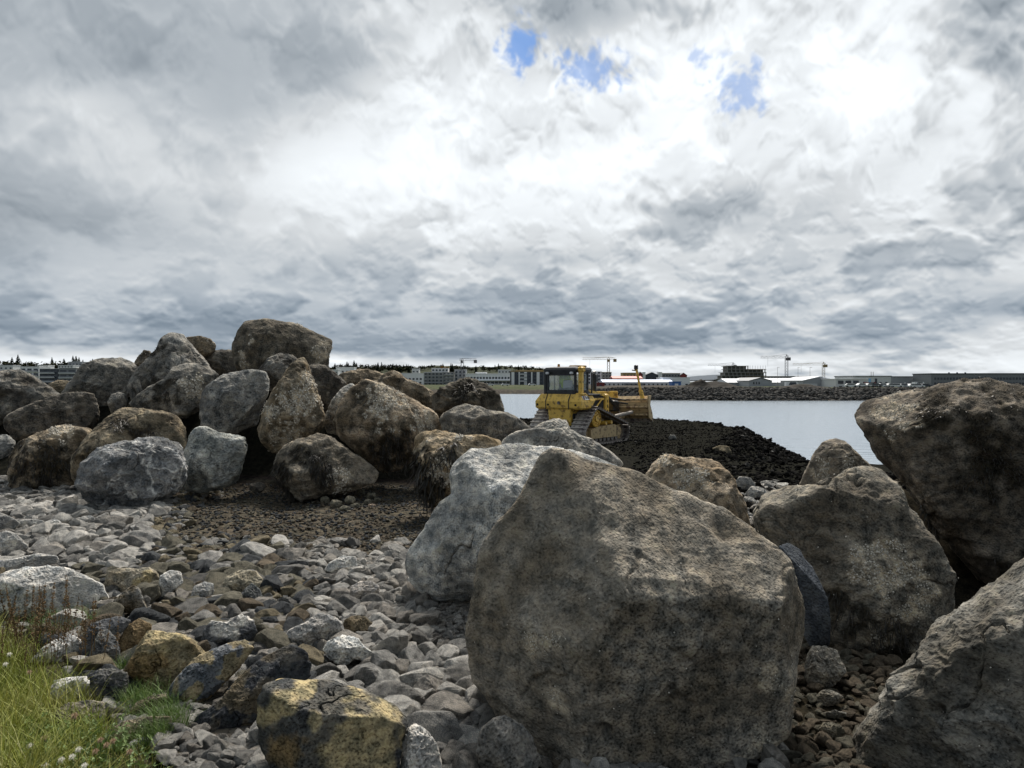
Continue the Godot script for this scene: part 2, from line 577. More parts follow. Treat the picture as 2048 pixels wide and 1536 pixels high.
func ground_y(x: float, d: float) -> float:
	var p := Vector2(x, d)
	var a := poly_distance(p, near_poly)
	var h := TOP - maxf(0, a) * 0.62
	if d < 26:
		# added earth mounds behind the boulders, so gaps between them stay dark
		var q := (p - Vector2(-4.6, 13.7))
		h += 1.5 * exp(-(q.x * q.x) / 15.0 - (q.y * q.y) / 1.9)
		q = p - Vector2(3.1, 6.6)
		h += 0.75 * exp(-(q.x * q.x) / 0.9 - (q.y * q.y) / 0.7)
		q = (p - Vector2(-9.4, 14.6))
		h += 1.15 * exp(-(q.x * q.x) / 8.0 - (q.y * q.y) / 2.0)
		h += 0.045 * noise_a.get_noise_2d(x * 0.8, d * 0.8) + 0.02 * noise_b.get_noise_2d(x * 3.0, d * 3.0)
	if d > 10 and d < 70 and x > -16 and x < 40:
		var b := poly_distance(p, spit_poly)
		var top := SPIT + 0.10 * noise_a.get_noise_2d(x * 0.35, d * 0.35) + 0.16 * exp(-pow((b + 1.0) / 1.1, 2)) * (0.6 + noise_b.get_noise_2d(x * 0.7, d * 0.7))
		top += 0.05 * noise_b.get_noise_2d(x * 2.4, d * 2.4)
		h = maxf(h, top - maxf(0, b) * 0.5 + 0.07 * noise_b.get_noise_2d(x * 1.6 + 50, d * 1.6) * ss(0, 1, b))
	return maxf(h, -2.5)

func steps(from_: float, to: float, fine0: float, fine1: float, fine: float, grow := 1.25) -> PackedFloat32Array:
	var right := PackedFloat32Array()
	var x := fine0
	while x < fine1:
		right.append(x)
		x += fine
	var s := fine
	while x < to:
		right.append(x)
		s *= grow
		x += s
	right.append(to)
	var left := PackedFloat32Array()
	x = fine0
	s = fine
	while x > from_:
		s *= grow
		x -= s
		left.append(maxf(x, from_))
	left.reverse()
	left.append_array(right)
	return left

func grid_mesh(xs: PackedFloat32Array, ds: PackedFloat32Array, height: Callable, color: Callable) -> ArrayMesh:
	var v := PackedVector3Array()
	var c := PackedColorArray()
	var idx := PackedInt32Array()
	var nx := xs.size()
	for j in ds.size():
		for i in nx:
			var y: float = height.call(xs[i], ds[j])
			v.append(Vector3(xs[i], y, -ds[j]))
			c.append(color.call(xs[i], ds[j], y))
	for j in ds.size() - 1:
		for i in nx - 1:
			var a := j * nx + i
			idx.append_array(PackedInt32Array([a, a + nx, a + nx + 1, a, a + nx + 1, a + 1]))
	return indexed_mesh(v, idx, c)

func ground_color(x: float, d: float, y: float) -> Color:
	var n := noise_a.get_noise_2d(x * 0.9 + 7, d * 0.9)
	var c := Color(0.085, 0.075, 0.06).lerp(Color(0.13, 0.115, 0.09), clampf(0.5 + n, 0, 1))
	# grey dust from the crushed stone
	c = c.lerp(Color(0.20, 0.19, 0.175), ss(-1.6, -0.8, x) * ss(7.4, 6.2, d) * ss(0.3, -0.1, x))
	c = c.lerp(Color(0.035, 0.029, 0.023), ss(1.0, 1.4, x) * ss(9, 7, d))  # shade of the boulder gaps painted into the ground colour
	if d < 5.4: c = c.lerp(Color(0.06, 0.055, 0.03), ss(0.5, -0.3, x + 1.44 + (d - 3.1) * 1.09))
	c = c.lerp(Color(0.022, 0.020, 0.019), maxf(ss(10.6, 11.6, d), ss(2.0, 2.6, x) * ss(8.0, 9.0, d)))  # black gravel, and painted shade on the earth seen through gaps
	return c

func shore_d(x: float) -> float:
	var t := [[-2000.0, 345.0], [-300.0, 325.0], [0.0, 312.0], [15.0, 306.0], [22.0, 285.0], [27.0, 240.0], [33.0, 206.0], [60.0, 199.0], [140.0, 203.0], [2000.0, 196.0]]
	for i in t.size() - 1:
		if x <= t[i + 1][0]:
			return lerpf(t[i][1], t[i + 1][1], (x - t[i][0]) / (t[i + 1][0] - t[i][0]))
	return 196.0

func far_y(x: float, d: float) -> float:
	var s := d - shore_d(x) + 1.2 * noise_a.get_noise_2d(x * 0.15, d * 0.15)
	var rocky := ss(22, 34, x)
	if s < 0: return maxf(-2.0, s * 0.4)
	var h := lerpf(1.7 * ss(0, 7, s) + 1.1 * ss(7, 26, s), 3.0 * ss(-2, 8, s), rocky)
	h += 0.25 * noise_a.get_noise_2d(x * 0.06, d * 0.06) * ss(4, 20, s)
	h += (22.0 + 5.0 * noise_a.get_noise_2d(x * 0.012, 3.0)) * ss(640, 1000, d) * ss(170, -10, x - (d - 700) * 0.05)
	return h

func far_color(x: float, d: float, y: float) -> Color:
	var s := d - shore_d(x)
	var n := noise_a.get_noise_2d(x * 0.12, d * 0.12)
	var rocky := ss(22, 34, x)
	var earth := Color(0.06, 0.05, 0.04).lerp(Color(0.09, 0.078, 0.06), clampf(0.5 + n, 0, 1))
	var grass := Color(0.06, 0.085, 0.028).lerp(Color(0.085, 0.09, 0.04), clampf(0.5 + 1.4 * n, 0, 1))
	var left := earth.lerp(grass, ss(7, 13, s + 3 * n))
	var right := earth.lerp(grass, ss(9, 14, s + 4 * n) * ss(80, 105, x + 20 * n))
	var c := left.lerp(right, rocky)
	return c.lerp(Color(0.05, 0.06, 0.03), ss(580, 680, d) * ss(120, 20, x))

func make_land() -> void:
	var xs := steps(-420, 420, -9.0, 3.6, 0.13, 1.06)
	var ds := steps(-300, 64, 2.4, 13.0, 0.13, 1.0)
	ds = steps(-300, 2.4, 2.4, 2.4, 0.2, 1.25)
	ds.resize(ds.size() - 1)
	var d := 2.4
	while d < 64:
		ds.append(d)
		d += 0.13 if d < 13 else (0.25 if d < 19 else 0.42)
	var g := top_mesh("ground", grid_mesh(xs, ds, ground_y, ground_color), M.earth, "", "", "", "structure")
	var fx := steps(-4000, 4000, -240, 240, 4.0, 1.25)
	var fd := PackedFloat32Array()
	d = 190
	while d < 9000:
		fd.append(d)
		d += 1.6 if d < 225 else (4.0 if d < 360 else (14.0 if d < 1100 else d * 0.25))
	fd.append(9000)
	top_mesh("far_shore_ground", grid_mesh(fx, fd, far_y, far_color), M.far_earth, "", "", "", "structure")
	var w := PlaneMesh.new()
	w.size = Vector2(8000, 9000)
	var o := top_mesh("water", w, M.water, "", "", "", "structure")
	o.position = Vector3(0, 0, -4200)
	# the far hill beyond the town, air haze painted into its blue-grey colour
	var hx := steps(700, 2300, 1000, 2000, 40, 1.3)
	var hd := PackedFloat32Array([4800, 4900, 5000, 5100, 5200, 5350])
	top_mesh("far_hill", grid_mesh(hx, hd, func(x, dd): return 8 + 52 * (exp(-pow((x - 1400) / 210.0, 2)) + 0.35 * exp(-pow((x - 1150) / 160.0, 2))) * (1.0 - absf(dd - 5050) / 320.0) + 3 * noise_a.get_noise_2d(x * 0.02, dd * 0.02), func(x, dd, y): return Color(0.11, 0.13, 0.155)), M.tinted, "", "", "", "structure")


# ------------------------------------------------------------------ rocks
# A rock is a closed body round its own centre: a bulging block that fills an outline, cut by flat faces, roughened by noise.
func body(outline: PackedVector2Array, front: float, back: float, p: float) -> Dictionary:
	var table := PackedFloat32Array()
	var n := 360
	table.resize(n + 1)
	var m := outline.size()
	var mean := 0.0
	for k in n:
		var a := TAU * k / n
		var e := Vector2(cos(a), sin(a))
		var best := 0.0
		for i in m:
			var s := outline[i]
			var t := outline[(i + 1) % m] - s
			var den := e.cross(t)
			if absf(den) < 1e-9: continue
			var along := s.cross(t) / den
			var u := s.cross(e) / den
			if along > best and u >= -0.0001 and u <= 1.0001: best = along
		table[k] = maxf(best, 0.02)
		mean += best / n
	var soft := table.duplicate()
	for k in n:
		soft[k] = (table[(k + n - 2) % n] + 2 * table[(k + n - 1) % n] + 3 * table[k] + 2 * table[(k + 1) % n] + table[(k + 2) % n]) / 9.0
	soft[n] = soft[0]
	return {"table": soft, "front": front * mean, "back": back * mean, "p": p, "planes": [], "offs": PackedFloat32Array(), "size": mean, "k": 22.0, "edge": 0.0}

func support(b: Dictionary, nx: float, ny: float) -> float:
	var best := 0.0
	for k in range(0, 360, 4):
		var a := TAU * k / 360
		best = maxf(best, (nx * cos(a) + ny * sin(a)) * b.table[k])
	return best

func cut(b: Dictionary, n: Vector3, tight: float) -> void:
	n = n.normalized()
	var s := support(b, n.x, n.y)
	var z: float = n.z * (b.front if n.z > 0 else b.back)
	var full := sqrt(s * s + z * z)
	b.planes.append(n)
	b.offs.append(maxf(s * 1.015, full * tight))

func radius(b: Dictionary, v: Vector3) -> float:
	var rho := sqrt(v.x * v.x + v.y * v.y)
	var a := atan2(v.y, v.x)
	if a < 0: a += TAU
	var t := a * 57.29578
	var i := int(t)
	var R: float = lerpf(b.table[i], b.table[i + 1], t - i)
	var q: float = pow(rho / R, b.p) + pow(absf(v.z) / (b.front if v.z > 0 else b.back), b.p)
	var k: float = b.k
	var s := pow(q, k / b.p)
	var most := s
	var lim := pow(s, 1.0 / k)
	for j in b.planes.size():
		var c: float = b.planes[j].dot(v)
		if c > 0:
			c /= b.offs[j]
			if c > 0.8 * lim:
				var e := pow(c, k)
				s += e
				if e > most: most = e
	b.edge = 1.0 - most / s
	return pow(s, -1.0 / k)

# look: base, second (colours), barn (0..1 shell crust), weed (0..1 dark growth), vein, pits; spots = [[px, py, radius px], ...] for weed / barn / pale patches
func boulder(label: String, pts: Array, d: float, look: Dictionary, opt := {}) -> Node3D:
	var id: int = used.get("seed", 0)
	used["seed"] = id + 1
	var r := RandomNumberGenerator.new()
	r.seed = 1000 + id * 77 + int(opt.get("seed", 0))
	var depth: float = opt.get("depth", 0.85)
	var mid := Vector2.ZERO
	var low := -1e9
	for i in range(0, pts.size(), 2):
		mid += Vector2(pts[i], pts[i + 1])
		low = maxf(low, pts[i + 1])
	mid /= pts.size() / 2
	if opt.has("c"): mid = Vector2(opt.c[0], opt.c[1])
	if d <= 0:
		d = (EYE - TOP) * F / (low - HZ - float(opt.get("lift", 0)))
		var half := 0.0
		for i in range(0, pts.size(), 2): half += mid.distance_to(Vector2(pts[i], pts[i + 1])) / (pts.size() / 2)
		d += half / F * d * depth * 0.75
	var c := world_at(mid.x, mid.y, d)
	var eye := Vector3(0, EYE, 0)
	var w := (eye - c).normalized()
	var u := Vector3.UP.cross(w).normalized()
	var v := w.cross(u)
	var outline := PackedVector2Array()
	var shrink: float = opt.get("shrink", 0.985)
	for i in range(0, pts.size(), 2):
		var ray := world_at(pts[i], pts[i + 1], 1.0) - eye
		var hit := eye + ray * ((c - eye).dot(w) / ray.dot(w))
		outline.append(Vector2((hit - c).dot(u), (hit - c).dot(v)) * shrink)
	var b := body(outline, depth, opt.get("back", depth), opt.get("p", 2.8))
	b.k = opt.get("k", 46.0)
	var size: float = b.size
	for f in opt.get("faces", []):
		var n := Vector3(f[0], f[1], f[2]).normalized()
		n = Vector3(n.dot(u), n.dot(v), n.dot(w))
		if f.size() == 4: cut(b, n, f[3])
		else:
			var e := world_at(f[3], f[4], 1.0) - eye
			var hit: Vector3 = eye + e * ((c + w * f[5] - eye).dot(w) / e.dot(w)) - c
			b.planes.append(n)
			b.offs.append(n.dot(Vector3(hit.dot(u), hit.dot(v), hit.dot(w))))
	var auto: int = opt.get("auto", 9)
	var set_ := [Vector3(0.05, 0.9, 0.42), Vector3(-0.62, 0.12, 0.75), Vector3(0.62, 0.1, 0.75), Vector3(0.05, -0.35, 0.9), Vector3(-0.3, 0.6, 0.7), Vector3(0.45, 0.5, 0.7), Vector3(0.1, 0.5, -0.8), Vector3(-0.6, 0, -0.8), Vector3(0.5, -0.3, -0.8), Vector3(-0.7, -0.5, 0.4), Vector3(0.7, -0.5, 0.4), Vector3(0.0, 0.2, 1.0)]
	for i in auto:
		var n: Vector3 = set_[i % 12] + Vector3(r.randf_range(-0.28, 0.28), r.randf_range(-0.25, 0.25), r.randf_range(-0.2, 0.2))
		n = n.normalized()
		cut(b, Vector3(n.dot(u), n.dot(v), n.dot(w)), r.randf_range(0.68, 0.90))
	for i in opt.get("chips", 15):
		var n := Vector3(r.randfn(), r.randfn(), absf(r.randfn()) * 0.9 - 0.15).normalized()
		cut(b, n, r.randf_range(0.83, 0.97))
	# the surface
	var cells: int = opt.get("n", 44)
	var net := sphere_dirs(cells if cells > 130 else int(cells * 0.9))
	var dirs: PackedVector3Array = net.dirs
	var verts := PackedVector3Array()
	var cols := PackedColorArray()
	verts.resize(dirs.size())
	cols.resize(dirs.size())
	var rough: float = opt.get("rough", 1.0)
	var off := Vector3(r.randf_range(-90, 90), r.randf_range(-90, 90), r.randf_range(-90, 90))
	var low_y := 1e9
	var turn := Basis(u, v, w)
	var base: Color = look.base
	var second: Color = look.second
	var barn: float = look.get("barn", 0.0)
	var weed: float = look.get("weed", 0.0)
	var vein: float = look.get("vein", 0.0)
	var patch: float = look.get("patch", 0.0)
	var patch_color: Color = look.get("patch_color", Color(0.03, 0.033, 0.038))
	var sc := 1.0 / size
	var crack_depth: float = opt.get("crack", 0.02)
	var cracked: bool = opt.get("n", 44) >= 50
	var mott: float = opt.get("mottle", 1.0)
	var spots := []
	for s in look.get("spots", []):
		var ray := world_at(s[0], s[1], 1.0) - eye
		var hit := eye + ray * ((c - eye).dot(w) / ray.dot(w))
		spots.append([(hit - c).dot(u), (hit - c).dot(v), s[2] / F * d, s[3]])
	var weedy := []
	var shelly := []
	var dents := []
	for s in opt.get("dents", []):
		var ray := world_at(s[0], s[1], 1.0) - eye
		var hit := eye + ray * ((c - eye).dot(w) / ray.dot(w))
		dents.append([(hit - c).dot(u), (hit - c).dot(v), s[2] / F * d, s[3]])
	var lump := 0.055 * size * rough
	var ridge := 0.034 * sqrt(size) * rough
	var fine := 0.016 * sqrt(size) * rough
	for i in dirs.size():
		var dir := dirs[i]
		var rr := radius(b, dir)
		var edge: float = b.edge
		var q := turn * (dir * rr)
		var o := q + off
		var n1 := noise_a.get_noise_3d(o.x * 1.1 * sc, o.y * 1.1 * sc, o.z * 1.1 * sc)
		var n2 := noise_r.get_noise_3d(o.x * 2.1 * sc, o.y * 2.6 * sc, o.z * 2.1 * sc)
		var n3 := 0.0
		if dir.z > -0.4: n3 = noise_b.get_noise_3d(o.x * 5.0, o.y * 5.0, o.z * 5.0)
		var n4 := noise_c.get_noise_3d(o.x * 2.4, o.y * 2.4, o.z * 2.4)
		rr += lump * n1 + ridge * (n2 - 0.25) + fine * (n3 + 0.5 * n4)
		var lx := dir.x * rr
		var ly := dir.y * rr
		if dir.z > -0.3:
			for s in dents:
				var e: float = ((lx - s[0]) * (lx - s[0]) + (ly - s[1]) * (ly - s[1])) / (s[2] * s[2])
				if e < 6: rr += s[3] * exp(-e * 1.5)
		var crack := 0.0
		if cracked and dir.z > -0.4:
			crack = ss(0.020, 0.004, absf(noise_b.get_noise_3d(o.x * 0.75 * sc + 21, o.y * 0.5 * sc, o.z * 0.75 * sc) + 0.05 * n3)) * ss(0.0, 0.22, noise_a.get_noise_3d(o.x * 0.8 * sc - 9, o.y * 0.8 * sc, o.z * 0.8 * sc))
			rr -= crack_depth * crack
		q = turn * (dir * rr)
		verts[i] = q
		low_y = minf(low_y, q.y)
		# colour: mottled stone, then what grows on it
		var n5 := 0.0
		if dir.z > -0.4: n5 = noise_c.get_noise_3d(o.x * 6.5, o.y * 6.5, o.z * 6.5)
		var t := ss(-0.45, 0.45, 0.8 * n4 + 0.45 * n1 + 0.2 * n3)
		var col := base.lerp(second, t)
		col = col * (1.0 + mott * (0.18 * n3 + 0.16 * n5 + 0.14 * n2)) * (1.0 + 1.1 * edge * clampf(0.5 + 1.6 * n4, 0, 1))
		if patch > 0: col = col.lerp(patch_color, 0.92 * ss(-0.03, 0.05, n1 + 0.18 * n3 + 0.3 * n4 + (patch - 0.5)))
		col = col.lerp(Color(0.03, 0.027, 0.022), 0.42 * crack)
		if vein > 0:
			var l := absf(noise_d.get_noise_3d(o.x * 1.9, o.y * 1.9, o.z * 1.9))
			col = col.lerp(Color(0.52, 0.52, 0.50), vein * ss(0.07, 0.01, l) * ss(-0.25, 0.1, n4 + n1))
		var wm := 0.0
		var bm := 0.0
		if weed > 0: wm = ss(0.42, 0.58, weed * 0.55 + 0.55 * n4 + 0.55 * n1 - 0.10 * dir.y)
		if barn > 0: bm = ss(0.46, 0.60, barn * 0.50 + 0.8 * noise_d.get_noise_3d(o.x * 1.3 + 40, o.y * 1.3, o.z * 1.3))
		if dir.z > -0.2:
			for s in spots:
				var e: float = ((lx - s[0]) * (lx - s[0]) + (ly - s[1]) * (ly - s[1])) / (s[2] * s[2])
				if e < 3:
					e = ss(1.3, 0.2, e + 2.0 * n5 + 1.2 * n3 + 0.8 * n4)
					if s[3] == 0: wm = maxf(wm, e)
					elif s[3] == 1: bm = maxf(bm, e)
					elif s[3] == 2: col = col.lerp(Color(0.42, 0.41, 0.38), e * 0.8)
					elif s[3] == 3: col = col.lerp(Color(0.17, 0.12, 0.06), e * 0.85)
					elif s[3] == 4: col = col.lerp(Color(0.30, 0.25, 0.145), e * 0.92)
		if wm > 0:
			col = col.lerp(Color(0.028, 0.024, 0.017), 0.75 * wm)
			if wm > 0.5 and dir.z > -0.15: weedy.append(i)
		if bm > 0:
			var cell := noise_cell.get_noise_3d(o.x * 9.0, o.y * 9.0, o.z * 9.0)
			col = col.lerp(Color(0.40, 0.35, 0.27), bm * (0.30 + 0.5 * ss(0.0, -0.35, cell)))
			if bm > 0.55 and dir.z > -0.15: shelly.append(i)
		cols[i] = Color(clampf(col.r * 1.8, 0.008, 1), clampf(col.g * 1.8, 0.008, 1), clampf(col.b * 1.8, 0.008, 1))
	var base_at := Vector3(0, low_y, 0)
	for i in verts.size(): verts[i] -= base_at
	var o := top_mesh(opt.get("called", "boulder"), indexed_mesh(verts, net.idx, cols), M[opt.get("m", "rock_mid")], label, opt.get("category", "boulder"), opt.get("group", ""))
	o.position = c + base_at
	var inner := -base_at
	for k in opt.get("specks", 0):
		var i := r.randi_range(0, verts.size() - 1)
		if dirs[i].z > 0.0: shelly.append(i)
	# shells
	if shelly.size() and opt.get("shells", 1.0) > 0:
		var count := int(minf(shelly.size() * 0.5, 700) * float(opt.get("shells", 1.0)))
		var places := []
		var tints := PackedColorArray()
		for k in count:
			var i: int = shelly[r.randi_range(0, shelly.size() - 1)]
			var at := verts[i] + Vector3(r.randfn(), r.randfn(), r.randfn()) * 0.008
			var up := (verts[i] - inner).normalized()
			var s := r.randf_range(0.4, 1.0) * float(opt.get("shell_size", 0.012)) * (1.0 + 0.6 * r.randf() * r.randf())
			var side := up.cross(Vector3(0.3, 0.2, 1).normalized()).normalized()
			places.append(Transform3D(Basis(side, up, side.cross(up)).scaled(Vector3(s, s, s)).rotated(up, 0), at))
			var g := r.randf_range(0.30, 0.72)
			tints.append(Color(g, g * 0.94, g * 0.82))
		copies(o, "barnacles", shell_mesh(), M.tinted, places, tints)
	# hanging growth
	if weedy.size() and opt.get("strands", 1.0) > 0:
		var st := start(false)
		var count := int(minf(weedy.size() * 0.35, 520) * float(opt.get("strands", 1.0)))
		for k in count:
			var i: int = weedy[r.randi_range(0, weedy.size() - 1)]
			strand(st, b, turn, verts[i] - inner, inner, r, float(opt.get("strand", 0.07)) * r.randf_range(0.4, 1.3), float(opt.get("strand_width", 0.006)))
		var f := part(o, "seaweed", finish(st, false), M.weed)
		f.set_meta("kind", "stuff")
	return o

func strand(st: SurfaceTool, b: Dictionary, turn: Basis, p: Vector3, inner: Vector3, r: RandomNumberGenerator, length: float, width: float) -> void:
	var side := Vector3(r.randfn(), r.randfn() * 0.2, r.randfn()).normalized() * width
	var g := r.randf_range(0.010, 0.034)
	st.set_color(Color(g * 1.1, g * 0.95, g * 0.7))
	var n := 4
	var way := Vector3(r.randfn() * 0.35, -1, r.randfn() * 0.2)
	var up := p.normalized()
	p += up * 0.004
	var prev := p
	for k in n:
		var next := prev + way.normalized() * length / n + up * 0.012 * r.randf()
		way += Vector3(r.randfn() * 0.3, -0.2, r.randfn() * 0.25)
		var local := turn.inverse() * next
		var l := local.length()
		var rr := radius(b, local / l) + 0.006
		if l < rr: next = next / l * rr
		var s0 := side * (1.0 - 0.75 * k / n)
		var s1 := side * (1.0 - 0.75 * (k + 1) / n)
		quad(st, prev - s0 + inner, prev + s0 + inner, next + s1 + inner, next - s1 + inner)
		prev = next

func shell_mesh() -> ArrayMesh:
	if mesh_cache.has("shell"): return mesh_cache.shell
	var rings := []
	for e in [[0.0, 1.0], [0.45, 0.72], [0.6, 0.3]]:
		var ring := []
		for i in 6:
			var a := TAU * i / 6
			ring.append(Vector3(cos(a) * e[1] * (1.0 + 0.2 * sin(i * 2.3)), e[0], sin(a) * e[1]))
		rings.append(ring)
	mesh_cache["shell"] = loft(rings)
	return mesh_cache["shell"]


# ------------------------------------------------------------------ the boulders
func look(base: Color, second: Color, more := {}) -> Dictionary:
	var d := {"base": base, "second": second}
	d.merge(more)
	return d

func make_boulders() -> void:
	var grey := [Color(0.125, 0.125, 0.12), Color(0.20, 0.20, 0.19)]
	var mid := [Color(0.10, 0.096, 0.086), Color(0.165, 0.158, 0.142)]
	var brown := [Color(0.085, 0.068, 0.047), Color(0.155, 0.130, 0.096)]
	var dark := [Color(0.055, 0.050, 0.043), Color(0.095, 0.088, 0.075)]
	var pale := [Color(0.25, 0.255, 0.245), Color(0.36, 0.36, 0.34)]
	var heap := "boulders heaped on the left"
	var front := "boulders in the foreground row"
	# the heap, from the back
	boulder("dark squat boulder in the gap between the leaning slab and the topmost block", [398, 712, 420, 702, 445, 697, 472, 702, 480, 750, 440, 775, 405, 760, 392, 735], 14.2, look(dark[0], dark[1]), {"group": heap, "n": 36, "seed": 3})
	boulder("small shell-mottled boulder peeping out behind the leaning slab's tip", [360, 690, 372, 674, 400, 671, 425, 679, 433, 690, 428, 708, 400, 722, 365, 715], 14.0, look(brown[0], brown[1], {"barn": 0.5}), {"group": heap, "n": 32, "shell_size": 0.02})
	boulder("small tan stone wedged at the left foot of the leaning slab", [264, 735, 275, 715, 288, 699, 300, 702, 312, 720, 305, 745, 280, 755], 14.0, look(Color(0.14, 0.12, 0.09), Color(0.22, 0.19, 0.15), {"spots": [[285, 705, 12, 0]]}), {"group": heap, "n": 26, "strands": 0.3})
	boulder("big dark flat-topped block crowning the heap", [462, 688, 472, 664, 489, 642, 530, 636, 578, 644, 612, 656, 666, 680, 662, 705, 657, 738, 640, 765, 560, 775, 490, 765, 470, 738, 464, 712], 13.2, look(Color(0.075, 0.066, 0.052), Color(0.125, 0.112, 0.09), {"barn": 0.22, "spots": [[640, 700, 22, 1]]}), {"group": heap, "n": 64, "depth": 0.8, "auto": 8, "k": 70.0, "p": 4.0, "chips": 4, "rough": 0.7, "seed": 5, "shell_size": 0.014, "faces": [[-0.75, 0.05, 0.65, 0.80], [0.15, 0.0, 1.0, 0.80], [0.2, 0.95, 0.25, 0.9], [0.75, 0.1, 0.65, 0.86]]})
	boulder("long grey boulder sloping down at the back left of the heap", [121, 788, 150, 745, 164, 727, 205, 717, 243, 713, 273, 729, 290, 750, 278, 790, 245, 815, 200, 820, 145, 815], 13.6, look(mid[0], mid[1], {}), {"group": heap, "n": 54, "seed": 2})
	boulder("dark brown boulder at the far left, its top just below the apartment blocks", [-70, 775, -40, 752, 0, 741, 40, 739, 68, 755, 105, 775, 124, 790, 112, 820, 60, 845, 0, 850, -60, 845], 13.4, look(dark[0], mid[1], {"weed": 0.25}), {"group": heap, "n": 48, "strands": 0.4})
	boulder("low tan boulder between the two back-left boulders", [95, 768, 115, 760, 140, 762, 150, 780, 130, 800, 100, 795], 14.5, look(Color(0.15, 0.125, 0.09), Color(0.2, 0.17, 0.12)), {"group": heap, "n": 22})
	boulder("leaning slab of layered dark grey rock with a pointed crest", [249, 775, 268, 742, 290, 720, 309, 700, 322, 672, 337, 664, 366, 666, 386, 688, 403, 712, 419, 735, 443, 752, 400, 790, 320, 812, 262, 805], 12.9, look(mid[0], Color(0.18, 0.172, 0.155), {"spots": [[310, 690, 20, 0], [300, 770, 24, 0]]}), {"group": heap, "n": 64, "k": 30.0, "seed": 8, "c": [345, 745], "strands": 0.35, "faces": [[0.35, 0.55, 0.75, 0.82], [-0.55, -0.15, 0.8, 0.72]], "auto": 7})
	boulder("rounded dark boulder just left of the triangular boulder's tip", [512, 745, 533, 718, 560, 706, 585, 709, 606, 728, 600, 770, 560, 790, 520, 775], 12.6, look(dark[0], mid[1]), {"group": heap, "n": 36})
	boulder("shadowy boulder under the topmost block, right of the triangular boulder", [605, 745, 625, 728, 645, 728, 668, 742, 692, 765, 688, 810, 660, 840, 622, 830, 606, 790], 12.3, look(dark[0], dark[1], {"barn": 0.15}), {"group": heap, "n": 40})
	boulder("brown ridge-shaped boulder behind the big central boulder", [668, 762, 680, 748, 703, 741, 735, 738, 765, 746, 790, 768, 770, 800, 720, 805, 680, 795], 13.2, look(brown[0], Color(0.18, 0.15, 0.11)), {"group": heap, "n": 40, "seed": 4})
	boulder("tan humped boulder right of the central boulder's crest", [756, 756, 785, 739, 800, 744, 815, 760, 845, 770, 868, 783, 878, 812, 850, 840, 800, 835, 765, 800], 12.6, look(brown[0], Color(0.19, 0.16, 0.12), {"barn": 0.2}), {"group": heap, "n": 44, "seed": 1})
	boulder("dark craggy boulder at the right end of the heap by the water", [864, 792, 882, 775, 913, 763, 930, 757, 950, 758, 973, 768, 998, 790, 1008, 825, 1000, 862, 940, 870, 885, 850, 866, 822], 11.9, look(Color(0.045, 0.040, 0.032), Color(0.11, 0.098, 0.078), {"spots": [[930, 790, 26, 0]]}), {"group": heap, "n": 54, "rough": 1.6, "strands": 0.5})
	boulder("sloping grey-brown boulder in front of the leaning slab", [255, 808, 275, 790, 297, 774, 328, 757, 345, 736, 370, 728, 393, 726, 420, 736, 441, 750, 424, 790, 404, 818, 370, 838, 330, 840, 285, 830], 12.2, look(mid[0], Color(0.18, 0.17, 0.15), {"barn": 0.2, "spots": [[385, 775, 24, 1], [335, 785, 26, 0]]}), {"group": heap, "n": 54, "seed": 6, "strands": 0.3, "shell_size": 0.016})
	boulder("small round grey boulder in the gap left of the sloping boulder", [214, 805, 222, 790, 236, 784, 248, 787, 257, 800, 252, 825, 225, 835], 12.4, look(mid[0], mid[1]), {"group": heap, "n": 24})
	boulder("long smooth dark boulder lying across the left of the heap", [1, 842, 20, 825, 68, 806, 100, 794, 126, 787, 171, 783, 191, 788, 199, 811, 199, 842, 178, 866, 130, 870, 82, 872, 34, 882, 10, 862], 11.9, look(dark[0], Color(0.11, 0.10, 0.085)), {"group": heap, "n": 52, "depth": 0.7, "seed": 2})
	boulder("smooth mid-grey boulder left of the triangular boulder", [398, 810, 402, 784, 424, 763, 448, 748, 480, 741, 506, 738, 533, 744, 541, 762, 533, 795, 520, 826, 516, 850, 475, 866, 434, 870, 402, 855], 11.7, look(grey[0], Color(0.185, 0.183, 0.17), {"vein": 0.15}), {"group": heap, "n": 54, "seed": 7})
	boulder("tall triangular boulder crusted with pale shells, dark weed at its tip", [512, 862, 519, 839, 528, 811, 547, 781, 564, 753, 581, 726, 597, 713, 607, 711, 616, 722, 625, 748, 636, 784, 648, 818, 648, 855, 622, 884, 590, 902, 545, 908, 523, 885], 11.0, look(Color(0.095, 0.075, 0.048), Color(0.16, 0.135, 0.10), {"barn": 0.45, "spots": [[588, 735, 12, 0], [606, 738, 7, 0], [575, 880, 34, 1], [600, 800, 38, 1], [545, 830, 18, 1]]}), {"group": heap, "n": 66, "seed": 3, "strands": 0.5, "shells": 1.6, "shell_size": 0.013, "faces": [[0.1, 0.1, 1, 0.84], [-0.8, 0.2, 0.55, 0.86]], "auto": 7})
	boulder("pale grey wedge half hidden left of the big central boulder", [646, 845, 653, 822, 664, 799, 684, 776, 706, 764, 730, 790, 725, 850, 690, 875, 655, 866], 11.6, look(Color(0.20, 0.19, 0.17), Color(0.28, 0.27, 0.245)), {"group": heap, "n": 36})
